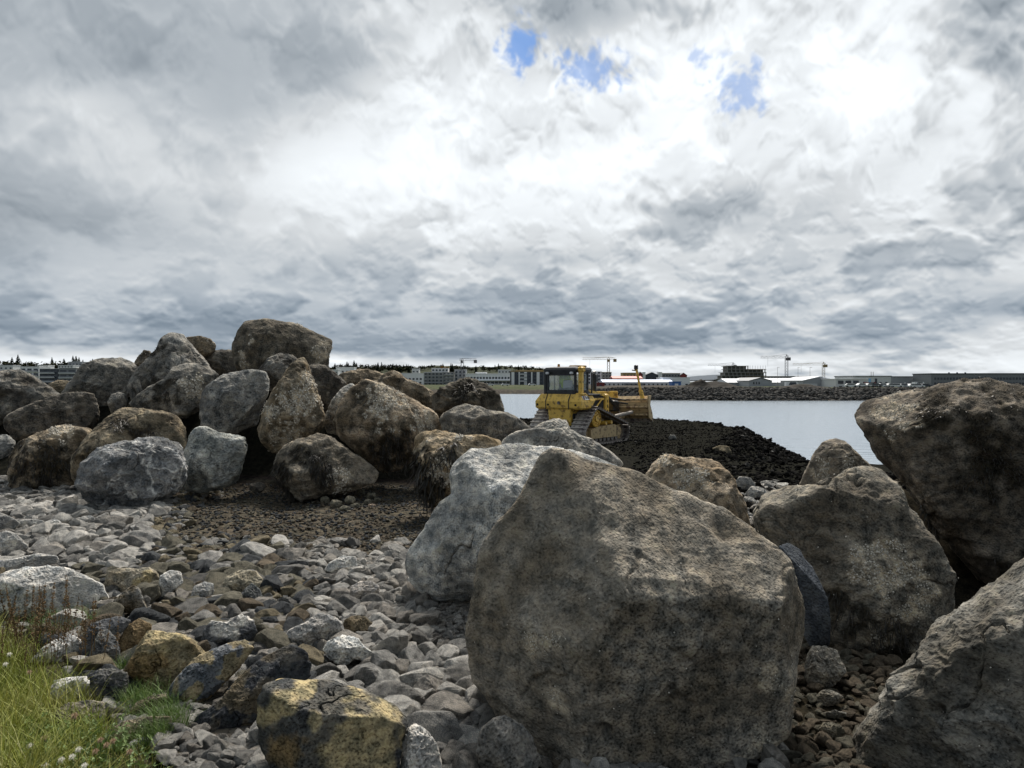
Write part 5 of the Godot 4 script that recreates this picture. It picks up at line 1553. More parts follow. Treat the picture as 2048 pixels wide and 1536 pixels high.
	gable(o, o.get_meta("w"), o.get_meta("h"), 18, 1.6, "red_clad", "red_roof", true)
	o = block("shed", "long low white shed with a pale blue roof behind the blade mast", 1206, 1346, 759, 773, 440, 18, "off_white", "blue_roof", 0.0, "", false)
	gable(o, o.get_meta("w"), o.get_meta("h"), 18, 1.5, "off_white", "blue_roof", true)
	strip_windows(o, 1, 16, 0.9, 0.9, 1.2, 3); strip_windows(o, 1, 3, 4.0, 1.8, 0.9, 3, 0.3, 0.6, "mid_clad", "door")
	o = block("shed", "plain white box-shaped hall at the right end of the low sheds", 1326, 1380, 756, 773, 450, 20, "white", "white")
	strip_windows(o, 1, 4, 1.4, 0.9, 1.2, 3)
	o = block("shed", "small blue shed before the white box-shaped hall", 1344, 1362, 764, 773, 420, 8, "blue", "blue")
	part(o, "door", bx(2.0, 1.6, 0.1, 0.01), M.white, Vector3(0, 0.8, 4.05))
	o = block("shed", "small dark red shed right of the bulldozer's exhaust pipe", 1193, 1209, 767, 775, 330, 5, "red_clad", "red_clad")
	part(o, "door", bx(0.9, 1.2, 0.1, 0.01), M.dark_clad, Vector3(0, 0.6, 2.55))
	# unfinished concrete frame
	o = block("unfinished_apartment_block", "big unfinished concrete frame building under the tallest crane", 1440, 1534, 748, 771, 560, 18, "dark_concrete", "concrete", 0.0, "", false)
	w = o.get_meta("w"); h = o.get_meta("h")
	for e in [[0.0, 1.0, 0], [0.0, 1.0, 1], [0.04, 1.0, 2], [0.10, 1.0, 3], [0.16, 0.98, 4], [0.16, 0.62, 5]]:
		var x0: float = -w / 2 + w * e[0]
		var x1: float = -w / 2 + w * e[1]
		var y: float = 2.45 * (e[2] + 1)
		part(o, "floor_slab", bx(x1 - x0, 0.35, 16, 0.02), M.concrete, Vector3((x0 + x1) / 2, y, 0))
		part(o, "wall", bx(x1 - x0 - 2, 2.1, 12, 0.02), M.dark_concrete, Vector3((x0 + x1) / 2, y - 1.25, -1))
		var n := int((x1 - x0) / 2.9)
		for k in n + 1: part(o, "column", bx(0.5, 2.12, 0.5, 0.02), M.concrete, Vector3(lerpf(x0 + 0.4, x1 - 0.4, k / float(n)), y - 1.23, 7.4))
	for k in 8: part(o, "scaffold_pole", cyl(0.1, 0.1, 15, 5), M.mid_clad, Vector3(w * (0.08 + 0.055 * k), 7.5, 9.4))
	for k in 5: part(o, "scaffold_deck", bx(w * 0.42, 0.2, 1.0, 0.02), M.timber, Vector3(w * 0.28, 1.6 + 2.6 * k, 9.0))
	o = block("unfinished_apartment_block", "lower unfinished concrete floors right of the tallest crane", 1534, 1622, 753, 770, 600, 16, "concrete", "concrete")
	strip_windows(o, 2, 14, 1.6, 1.6, 2.6, 3.0)
	# warehouses on the right
	o = block("warehouse", "grey warehouse with a broad low gable, left of the pair", 1498, 1544, 756, 777, 330, 30, "grey_clad", "pale_roof", 0.0, "", false)
	gable(o, o.get_meta("w") , o.get_meta("h"), 30, 1.4, "grey_clad", "mid_clad", false)
	strip_windows(o, 1, 3, 0.6, 1.0, 2.4, 3, 0.15, 0.5)
	o = block("warehouse", "pale-roofed lean-to left of the grey gabled warehouse", 1455, 1499, 757, 777, 345, 20, "grey_clad", "pale_roof", 0.0, "", false)
	gable(o, o.get_meta("w"), o.get_meta("h"), 20, 1.8, "grey_clad", "pale_roof", true)
	o = block("warehouse", "grey warehouse with a white roof slope and a blue door", 1540, 1610, 756, 777, 340, 26, "grey_clad", "pale_roof", 0.0, "", false)
	gable(o, o.get_meta("w"), o.get_meta("h"), 26, 2.0, "grey_clad", "pale_roof", true)
	part(o, "door", bx(2.4, 2.0, 0.12, 0.01), M.blue, Vector3(-1.0, 1.0, 13.05)); strip_windows(o, 1, 3, 0.6, 0.9, 1.6, 3, 0.55, 0.75)
	o = block("warehouse", "pale grey warehouse with a low gable turned to the water", 1606, 1674, 754, 778, 310, 26, "grey_clad", "pale_roof", 0.0, "", false)
	w = o.get_meta("w"); h = o.get_meta("h")
	gable(o, w, h, 26, 1.6, "grey_clad", "pale_roof", false)
	strip_windows(o, 1, 8, 0.7, 1.6, 1.4, 3, 0.02, 0.42, "off_white", "panel")
	o = block("office_building", "white two-storey building with dark window bands right of the gabled warehouse", 1672, 1735, 759, 779, 296, 14, "off_white", "white")
	strip_windows(o, 1, 3, 2.2, 1.3, 2.9, 3, 0.03, 0.75); strip_windows(o, 1, 4, 1.3, 1.0, 0.9, 3, 0.03, 0.95); strip_windows(o, 1, 1, 1.5, 2.2, 2.0, 3, 0.86, 0.98)
	o = block("depot", "beige concrete depot with tall dark doorways behind the parked cars", 1706, 1782, 753, 778, 318, 18, "off_white", "mid_clad")
	strip_windows(o, 1, 4, 0.9, 2.6, 1.7, 3, 0.35, 0.95); strip_windows(o, 1, 1, 1.0, 3.8, 2.6, 3, 0.55, 0.66)
	part(o, "sign", bx(1.0, 2.6, 0.15, 0.01), M.light_blue, Vector3(-1.0, 3.2, 9.1)); part(o, "parapet", bx(3.6, 0.7, 10, 0.02), M.dark_clad, Vector3(-6.2, 5.2, 0))
	for k in 2: part(o, "chimney", cyl(0.12, 0.12, 2.2, 8), M.worn_steel, Vector3(3.0 + k * 0.9, 6.3, 2))
	o = block("warehouse", "long grey hall with a roller door right of the beige depot", 1782, 1878, 754, 778, 322, 20, "grey_clad", "mid_clad")
	strip_windows(o, 1, 1, 2.6, 2.4, 1.2, 3, 0.28, 0.48, "dark_clad", "roller_door"); strip_windows(o, 1, 5, 0.9, 1.4, 1.3, 3, 0.5, 0.95); strip_windows(o, 1, 4, 1.0, 0.8, 3.6, 3, 0.5, 0.98)
	part(o, "frame", bx(0.4, 2.9, 0.3, 0.01), M.white, Vector3(-4.4, 1.45, 10.1))
	o = block("office_building", "long dark grey three-storey block behind the overhanging boulder", 1876, 2120, 748, 778, 300, 18, "mid_clad", "dark_clad", -0.12)
	strip_windows(o, 2, 40, 0.75, 0.9, 2.2, 2.0, 0.02, 0.98)
	for k in 3: part(o, "roof_vent", bx(0.5, 0.7, 0.5, 0.02), M.dark_clad, Vector3(-14 + k * 3.2, 6.5, 0))
	# cranes
	crane("short-jibbed dark crane above the unfinished flats", 925, 770, 717, 610, 6, 28, 0.0, "crane_steel", 721, true)
	crane("tower crane with a thin jib reaching left, behind the bulldozer", 1217, 768, 714, 640, 52, 14, 0.0, "crane_yellow", 719, true)
	crane("distant small crane over the left end of the unfinished frame building", 1466, 750, 725, 760, 50, 5, 0.0, "crane_steel", 731, true)
	crane("tallest crane, right of the unfinished frame building", 1573, 770, 709, 620, 52, 5, 0.0, "crane_steel", 716, true)
	crane("crane with a long thin jib above the lower unfinished floors", 1647, 770, 724, 700, 62, 5, 0.0, "crane_yellow", 730, true)
	# cars
	var cars := [[1702, "white"], [1724, "white"], [1738, "off_white"], [1752, "mid_clad"], [1765, "white"], [1779, "off_white"], [1793, "white"], [1807, "grey_clad"], [1822, "white"], [1836, "white"], [1850, "dark_clad"]]
	var tell := {"white": "white", "off_white": "silver", "mid_clad": "grey", "grey_clad": "pale grey", "dark_clad": "black"}
	var place := ["in front of the white two-storey building", "before the light blue sign", "left of the depot's tall doorway", "below the depot's tall doorway", "at the right end of the beige depot", "before the joint of depot and grey hall", "left of the roller door", "below the roller door", "right of the roller door", "under the grey hall's small windows", "nearest the overhanging boulder"]
	for i in cars.size(): car("%s parked car %s" % [tell[cars[i][1]], place[i]], cars[i][0], 272, cars[i][1], 1.0, 0.4 * (i % 3) - 0.3)
	car("white delivery van parked among the cars below the grey hall", 1838, 280, "white", 1.0, 0.1, true)
	car("dark red lorry body parked left of the cars", 1742, 286, "red_clad", 1.0, 0.0, true)
	for e in [[980, "silver parked car on the far bank below the long white offices"], [1010, "white parked car on the far bank left of the timber-topped flats"], [1064, "white parked car on the green bank below the timber-topped flats"]]:
		car(e[1], e[0], 420, "white", 1.0, 0.1)
	car("white van among the rubble below the blue-doored warehouse", 1585, 250, "white", 1.0, 0.0, true)
	for e in [[1555, "slim street lamp left of the blue-doored warehouse"], [1596, "slim street lamp right of the tallest crane"], [1620, "slim street lamp between the two right-hand warehouses"]]:
		var d := 330.0
		var x: float = (e[0] - 1024) / F * d
		var p := thing("street_lamp", e[1], "street lamp", Vector3(x, far_y(x, d), -d))
		part(p, "pole", cyl(0.10, 0.06, 8.5, 6), M.worn_steel, Vector3(0, 4.25, 0))
		part(p, "lamp_head", bx(1.0, 0.14, 0.3, 0.03), M.worn_steel, Vector3(0.4, 8.5, 0))


# ------------------------------------------------------------------ the bulldozer (forward is -z)
func track_loop(A: Vector2, B: Vector2, C: Vector2, r: float) -> Array:
	# points and tangents round three wheels of radius r, in the (forward, up) plane, evenly spaced
	var pts := []
	var wheels := [A, B, C]
	for i in 3:
		var p: Vector2 = wheels[i]
		var q: Vector2 = wheels[(i + 1) % 3]
		var o: Vector2 = wheels[(i + 2) % 3]
		var t := (q - p).normalized()
		var n := Vector2(-t.y, t.x)
		if n.dot(o - p) > 0: n = -n
		var t0 := (p - o).normalized()
		var n0 := Vector2(-t0.y, t0.x)
		if n0.dot(q - p) > 0: n0 = -n0
		var a0 := n0.angle()
		var turn := wrapf(n.angle() - a0, -PI, PI)
		for k in 10: pts.append(p + Vector2.from_angle(a0 + turn * k / 10.0) * r)
		for k in 14: pts.append(p + n * r + (q - p) * (k / 14.0))
	return pts

func walk(loop: Array, n: int) -> Array:
	var total := 0.0
	for i in loop.size(): total += loop[i].distance_to(loop[(i + 1) % loop.size()])
	var out := []
	var step := total / n
	var left := 0.0
	for i in loop.size():
		var a: Vector2 = loop[i]
		var b: Vector2 = loop[(i + 1) % loop.size()]
		var l := a.distance_to(b)
		while left <= l and out.size() < n:
			if l > 1e-6: out.append([a.lerp(b, left / l), (b - a).normalized()])
			left += step
		left -= l
	return out

func wheel_mesh(r: float, w: float, holes: int) -> ArrayMesh:
	# a dished wheel lying across x
	var st := start()
	var prof := [[-w / 2, r * 0.86], [-w / 2 + 0.02, r], [w / 2 - 0.02, r], [w / 2, r * 0.86], [w / 2 - 0.05, r * 0.80], [w / 2 - 0.05, r * 0.42], [w / 2 + 0.02, r * 0.36], [w / 2 + 0.02, 0.01]]
	var rings := []
	for p in prof:
		var ring := []
		for i in 20: ring.append(Vector3(p[0], cos(TAU * i / 20) * p[1], sin(TAU * i / 20) * p[1]))
		rings.append(ring)
	add_loft(st, rings)
	for i in holes:
		var a := TAU * i / holes
		add_bar(st, Vector3(w / 2 - 0.06, cos(a) * r * 0.6, sin(a) * r * 0.6), Vector3(w / 2 - 0.01, cos(a) * r * 0.6, sin(a) * r * 0.6), r * 0.12, 8)
	return finish(st)

func make_dozer() -> void:
	var d := 32.0
	var at := world_at(1158, 764, d)
	var ground := SPIT + 0.02
	var o := thing("bulldozer", "yellow crawler bulldozer seen from behind, levelling the black gravel spit", "bulldozer", Vector3(at.x, ground, -d), deg_to_rad(-38))
	var A := Vector2(-1.32, 0.44)
	var B := Vector2(-0.72, 1.08)
	var C := Vector2(1.42, 0.44)
	var loop := track_loop(A, B, C, 0.38)
	var shoe := start()
	add_box(shoe, Vector3(0, 0.025, 0), Vector3(0.78, 0.05, 0.195))
	add_box(shoe, Vector3(0, 0.08, 0.07), Vector3(0.78, 0.07, 0.03))
	var shoe_mesh := finish(shoe)
	for s in [-1.0, 1.0]:
		var band := start()
		for k in loop.size():
			var a: Vector2 = loop[k]
			var b: Vector2 = loop[(k + 1) % loop.size()]
			var c0 := (A + B + C) / 3.0
			var a1 := a.lerp(c0, 0.09)
			var b1 := b.lerp(c0, 0.09)
			var x0 := -0.14
			var x1 := 0.14
			quad(band, Vector3(x0, a.y, -a.x), Vector3(x1, a.y, -a.x), Vector3(x1, b.y, -b.x), Vector3(x0, b.y, -b.x))
			quad(band, Vector3(x1, a1.y, -a1.x), Vector3(x0, a1.y, -a1.x), Vector3(x0, b1.y, -b1.x), Vector3(x1, b1.y, -b1.x))
			quad(band, Vector3(x1, a.y, -a.x), Vector3(x1, a1.y, -a1.x), Vector3(x1, b1.y, -b1.x), Vector3(x1, b.y, -b.x))
			quad(band, Vector3(x0, a1.y, -a1.x), Vector3(x0, a.y, -a.x), Vector3(x0, b.y, -b.x), Vector3(x0, b1.y, -b1.x))
		var t := part(o, "track", finish(band), M.steel, Vector3(s * 1.04, 0.0, 0))
		for e in walk(loop, 42):
			var p: Vector2 = e[0]
			var q: Vector2 = e[1]
			var fwd := Vector3(0, q.y, -q.x)
			var n2 := Vector2(q.y, -q.x)
			if n2.dot(p - (A + B + C) / 3.0) < 0: n2 = -n2
			var up := Vector3(0, n2.y, -n2.x)
			part(t, "track_shoe", shoe_mesh, M.worn_steel if p.x < -1.0 or p.y < 0.2 else M.steel, Vector3(0, p.y, -p.x), Basis(up.cross(fwd) * -1.0, up, fwd))
		var flip := Basis(Vector3.UP, 0.0 if s > 0 else PI)
		part(t, "sprocket", wheel_mesh(0.36, 0.5, 8), M.yellow, Vector3(s * 0.06, B.y, -B.x), flip)
		part(t, "idler", wheel_mesh(0.33, 0.3, 0), M.dusty_yellow, Vector3(0, C.y, -C.x), flip)
		part(t, "idler", wheel_mesh(0.33, 0.3, 0), M.dusty_yellow, Vector3(0, A.y, -A.x), flip)
		part(t, "track_frame", side_prism([[-1.15, 0.26], [1.05, 0.26], [1.05, 0.70], [0.70, 0.78], [-0.75, 0.72], [-1.15, 0.62]].map(func(v): return [-v[0], v[1]]), -0.20, 0.24), M.dusty_yellow, Vector3(s * 0.04, 0, 0))
		part(t, "idler_guard", bx(0.34, 0.36, 0.40, 0.03), M.dusty_yellow, Vector3(s * 0.06, 0.46, -1.18))
		part(t, "frame_strap", bx(0.47, 0.42, 0.03, 0.006), M.black_paint, Vector3(s * 0.06, 0.50, -0.93))
		for k in 7: part(t, "roller", cyl(0.11, 0.11, 0.5, 12), M.steel, Vector3(0, 0.22, 0.98 - k * 0.32), Basis(Vector3.BACK, PI / 2))
		for k in 2: part(t, "carrier_pin", cyl(0.08, 0.08, 0.5, 12), M.yellow, Vector3(s * 0.04, 0.86 + 0.02 * k, -0.05 - 0.45 * k), Basis(Vector3.BACK, PI / 2))
	# body
	part(o, "main_frame", bx(1.15, 0.7, 3.0, 0.04), M.black_paint, Vector3(0, 0.95, -0.15))
	part(o, "final_drive", bx(1.9, 0.44, 0.5, 0.08), M.dusty_yellow, Vector3(0, 1.08, 0.72))
	part(o, "pivot_shaft", cyl(0.11, 0.11, 2.1, 12), M.dusty_yellow, Vector3(0, 0.9, -0.2), Basis(Vector3.BACK, PI / 2))
	part(o, "rear_case", loft([rect_ring(-0.50, 0.50, 0.7, 1.36, 0.78), rect_ring(-0.54, 0.54, 0.7, 1.46, 0.95), rect_ring(-0.56, 0.56, 0.7, 1.50, 1.46)]), M.yellow)
	part(o, "tow_hook", bx(0.22, 0.16, 0.3, 0.04), M.steel, Vector3(0, 0.9, 1.52))
	var tank := part(o, "fuel_tank", loft([rect_ring(-1.08, 1.08, 0.9, 1.50, 1.45), rect_ring(-1.15, 1.15, 0.85, 1.58, 1.52), rect_ring(-1.15, 1.15, 0.85, 1.60, 1.78), rect_ring(-0.98, 0.98, 0.85, 1.44, 2.08)]), M.yellow)
	part(tank, "side_pod", loft([rect_ring(0.62, 1.14, 0.72, 0.95, 1.62), rect_ring(0.62, 1.16, 0.55, 0.95, 1.82), rect_ring(0.62, 1.0, 0.58, 0.95, 2.06)]), M.yellow)
	part(tank, "side_pod", loft([rect_ring(-1.14, -0.62, 0.72, 0.95, 1.62), rect_ring(-1.16, -0.62, 0.55, 0.95, 1.82), rect_ring(-1.0, -0.62, 0.58, 0.95, 2.06)]), M.yellow)
	for x in [-0.62, 0.52]:
		part(tank, "seam", bx(0.035, 0.34, 0.03, 0.004), M.black_paint, Vector3(x, 1.63, 1.592))
		part(tank, "seam", bx(0.035, 0.36, 0.03, 0.004), M.black_paint, Vector3(x, 1.925, 1.535), Basis(Vector3.RIGHT, -0.49))
	for x in [-1.05, 0.86, -0.5]: part(tank, "reflector", cyl(0.045, 0.045, 0.03, 10), M.rubber, Vector3(x, 1.64, 1.60), Basis(Vector3.RIGHT, PI / 2))
	part(tank, "filler_cap", cyl(0.07, 0.07, 0.06, 12), M.steel, Vector3(0.05, 1.72, 1.61), Basis(Vector3.RIGHT, PI / 2))
	# model plate on the sloping right side: dark parallelogram, white field, dark letters
	var lean := atan2(0.18, 0.28)
	var pb := Basis(Vector3.UP, PI / 2) * Basis(Vector3.RIGHT, -lean)
	var plate := part(tank, "number_plate", bx(0.60, 0.19, 0.008, 0.002), M.white, Vector3(1.076, 1.93, 1.10), pb)
	var text := TextMesh.new()
	text.text = "D6N"
	text.font_size = 16
	text.pixel_size = 0.0105
	text.depth = 0.01
	var font := SystemFont.new()
	font.font_names = PackedStringArray(["Droid Sans"])
	font.font_weight = 700
	text.font = font
	part(plate, "lettering", text, M.black_paint, Vector3(0.08, 0.0, 0.007))
	part(plate, "emblem", bx(0.07, 0.18, 0.01, 0.002), M.black_paint, Vector3(-0.22, 0, 0.004), Basis(Vector3.BACK, -0.4))
	part(plate, "emblem", bx(0.025, 0.18, 0.01, 0.002), M.red_paint, Vector3(-0.15, 0, 0.004), Basis(Vector3.BACK, -0.4))
	# cab
	var cab := part(o, "cab_floor", bx(1.44, 0.12, 1.1, 0.02), M.black_paint, Vector3(0, 2.12, 0.86))
	for e in [[-0.68, 1.33], [0.68, 1.33], [-0.68, 0.42], [0.68, 0.42]]:
		part(o, "cab_pillar", bx(0.10, 0.86, 0.10, 0.02), M.black_paint, Vector3(e[0], 2.58, e[1]))
	part(o, "cab_sill", bx(1.42, 0.10, 0.08, 0.02), M.black_paint, Vector3(0, 2.20, 1.35))
	var roof := part(o, "cab_roof", loft([rect_ring(-0.78, 0.78, 0.26, 1.46, 2.98), rect_ring(-0.80, 0.80, 0.24, 1.48, 3.10), rect_ring(-0.74, 0.74, 0.28, 1.42, 3.18), rect_ring(-0.5, 0.5, 0.5, 1.2, 3.22)]), M.black_paint)
	part(roof, "header", bx(1.36, 0.16, 0.06, 0.015), M.black_paint, Vector3(0, 2.93, 1.36))
	part(roof, "beacon", cyl(0.06, 0.05, 0.13, 10), M.beacon, Vector3(-0.30, 3.27, 1.1))
	part(roof, "air_unit", bx(0.6, 0.08, 0.5, 0.03), M.dusty_yellow, Vector3(0.4, 3.24, 0.7))
	for x in [-0.6, 0.6]: part(roof, "work_light", bx(0.14, 0.10, 0.10, 0.02), M.off_white, Vector3(x, 2.95, 1.50))
	part(o, "rear_window", bx(1.27, 0.74, 0.012, 0.002), M.glass, Vector3(0, 2.60, 1.35))
	part(o, "front_window", bx(1.27, 0.82, 0.012, 0.002), M.glass, Vector3(0, 2.60, 0.40))
	for s in [-1, 1]:
		var door := part(o, "door", bx(0.012, 0.80, 0.82, 0.002), M.glass, Vector3(s * 0.69, 2.58, 0.87))
		part(door, "door_frame", bx(0.05, 0.08, 0.84, 0.01), M.black_paint, Vector3(s * 0.02, -0.38, 0))
		part(door, "door_frame", bx(0.05, 0.78, 0.05, 0.01), M.black_paint, Vector3(s * 0.02, 0, -0.05))
		part(door, "handle", bx(0.05, 0.30, 0.04, 0.01), M.black_paint, Vector3(s * 0.05, -0.05, 0.26))
	var seat := part(o, "seat", bx(0.5, 0.12, 0.42, 0.04), M.black_paint, Vector3(-0.12, 2.26, 0.92))
	part(seat, "backrest", bx(0.46, 0.34, 0.10, 0.04), M.pale_cloth, Vector3(0.30, 0.22, 0.20))
	# protective post with its thick cap, right rear of the cab
	var post := part(o, "rollover_post", bx(0.17, 1.02, 0.20, 0.03), M.yellow, Vector3(0.90, 2.56, 1.24))
	part(post, "post_cap", bx(0.26, 0.22, 0.28, 0.05), M.yellow, Vector3(0.03, 0.54, 0.0))
	part(post, "post_foot", bx(0.34, 0.10, 0.36, 0.03), M.yellow, Vector3(0, -0.48, 0))
	part(o, "rollover_post", bx(0.16, 1.0, 0.2, 0.03), M.black_paint, Vector3(-0.84, 2.56, 1.24))
	part(o, "guard_rail", bar(Vector3(0.92, 2.1, 0.45), Vector3(0.92, 2.95, 0.45), 0.03), M.black_paint)
	part(o, "guard_rail", bar(Vector3(0.92, 2.95, 0.45), Vector3(0.86, 2.95, 0.15), 0.03), M.black_paint)
	part(o, "mirror", bx(0.06, 0.30, 0.18, 0.02), M.black_paint, Vector3(1.0, 2.75, 0.2))
	part(o, "platform", bx(0.5, 0.06, 0.9, 0.01), M.black_paint, Vector3(0.82, 2.05, 0.45))
	part(o, "dash_cowl", loft([rect_ring(-0.5, 0.5, -0.05, 0.42, 1.3), rect_ring(-0.5, 0.5, -0.05, 0.42, 2.2), rect_ring(-0.45, 0.45, 0.1, 0.42, 2.45)]), M.black_paint)
	# engine bay: sloping hood, side frame with its grille and diagonal brace
	part(o, "engine", bx(0.72, 0.85, 1.25, 0.05), M.rubber, Vector3(0, 1.62, -0.62))
	var hood := part(o, "hood", side_prism([[0.02, 2.26], [-1.34, 2.04], [-1.34, 1.94], [0.02, 2.16]], -0.50, 0.50), M.yellow)
	for s in [-1, 1]:
		var side := part(hood, "side_panel", bx(0.03, 0.72, 1.22, 0.006), M.rubber, Vector3(s * 0.46, 1.62, -0.64))
		part(hood, "side_frame", bx(0.06, 0.09, 1.3, 0.012), M.yellow, Vector3(s * 0.48, 1.84, -0.65))
		part(hood, "side_frame", bx(0.06, 0.09, 1.3, 0.012), M.yellow, Vector3(s * 0.48, 1.30, -0.65))
		part(hood, "side_frame", bx(0.06, 0.62, 0.08, 0.012), M.yellow, Vector3(s * 0.48, 1.57, -0.06))
		part(hood, "brace", bar(Vector3(s * 0.50, 1.33, -0.35), Vector3(s * 0.50, 1.82, -1.05), 0.035, 6), M.yellow)
		part(hood, "latch_box", bx(0.08, 0.16, 0.16, 0.02), M.dusty_yellow, Vector3(s * 0.5, 1.62, -0.22))
	var guard := part(o, "radiator_guard", bx(1.12, 1.20, 0.30, 0.05), M.yellow, Vector3(0, 1.46, -1.46))
	for k in 3: part(guard, "guard_slot", bx(0.01, 0.12, 0.06, 0.003), M.rubber, Vector3(0.562, 0.28 - 0.22 * k, 0.02))
	var ex := start()
	add_bar(ex, Vector3(0.24, 2.15, -0.86), Vector3(0.24, 2.92, -0.86), 0.095, 14)
	add_bar(ex, Vector3(0.24, 2.90, -0.86), Vector3(0.27, 3.06, -0.80), 0.065, 12)
	part(o, "exhaust_stack", finish(ex), M.black_paint)
	part(o, "air_cleaner", cyl(0.13, 0.13, 0.35, 14), M.black_paint, Vector3(-0.24, 2.3, -0.9))
	# blade, held up off the gravel
	var blade_turn := Basis(Vector3.UP, deg_to_rad(4)) * Basis(Vector3.FORWARD, deg_to_rad(-1.5))
	var bat := Vector3(0.12, 1.42, -3.02)
	var prof := []
	for k in 9:
		var t := k / 8.0
		prof.append([-0.16 + 0.30 * pow(2 * t - 1, 2), lerpf(-0.52, 0.50, t)])
	for k in range(8, -1, -1):
		var t := k / 8.0
		prof.append([-0.09 + 0.30 * pow(2 * t - 1, 2), lerpf(-0.52, 0.50, t)])
	# the curve opens forwards
	var prof2 := prof.map(func(v): return [-v[0], v[1]])
	var blade := part(o, "blade", side_prism(prof2, -1.62, 1.62), M.dusty_yellow, bat, blade_turn)
	part(blade, "cutting_edge", bx(3.3, 0.20, 0.05, 0.01), M.worn_steel, Vector3(0, -0.58, -0.20), Basis(Vector3.RIGHT, 0.35))
	for s in [-1, 1]: part(blade, "end_plate", side_prism([[0.16, 0.50], [0.20, 0.0], [0.10, -0.50], [-0.32, -0.68], [-0.24, -0.30], [-0.02, 0.10], [-0.14, 0.52]], s * 1.62 - 0.025, s * 1.62 + 0.025), M.dusty_yellow)
	for k in 3: part(blade, "back_rib", bx(3.16, 0.09, 0.09, 0.02), M.dusty_yellow, Vector3(0, -0.34 + 0.34 * k, 0.19))
	part(blade, "top_lip", bx(1.5, 0.34, 0.06, 0.02), M.yellow, Vector3(-0.72, 0.58, -0.06))
	var mast := part(o, "blade_mast", bar(bat + Vector3(1.28, 0.45, -0.0), bat + Vector3(1.02, 1.74, 0.02), 0.055, 10), M.yellow)
	part(mast, "mast_foot", bar(bat + Vector3(1.34, 0.40, 0.02), bat + Vector3(1.22, 0.78, 0.0), 0.10, 8), M.yellow)
	part(mast, "mast_head", bx(0.16, 0.22, 0.16, 0.03), M.black_paint, bat + Vector3(1.0, 1.82, 0.02))
	part(mast, "mast_arm", bar(bat + Vector3(1.02, 1.68, 0.02), bat + Vector3(0.80, 1.70, 0.02), 0.03, 8), M.black_paint)
	for s in [-1, 1]:
		part(o, "push_arm", bar(Vector3(s * 0.62, 0.85, -0.6), Vector3(s * 0.55, 1.02, -2.8), 0.12, 8), M.dusty_yellow)
		part(o, "lift_cylinder", bar(Vector3(s * 0.46, 1.95, -1.6), Vector3(s * 0.42, 1.3, -2.6), 0.075, 10), M.black_paint)
		part(o, "cylinder_rod", bar(Vector3(s * 0.42, 1.3, -2.6), Vector3(s * 0.40, 1.12, -2.88), 0.045, 8), M.worn_steel)
		part(o, "angle_cylinder", bar(Vector3(s * 0.55, 1.0, -1.5), Vector3(s * 1.05, 1.22, -2.78), 0.08, 10), M.worn_steel)
	part(o, "blade_linkage", bx(0.7, 0.5, 0.5, 0.06), M.black_paint, Vector3(0.1, 1.5, -2.45))
	part(o, "hose", bar(Vector3(0.3, 1.9, -1.6), Vector3(0.75, 1.75, -2.75), 0.035, 8), M.rubber)
	part(o, "hose", bar(Vector3(0.36, 1.75, -1.6), Vector3(0.85, 1.6, -2.72), 0.035, 8), M.rubber)
	make_operator(o)

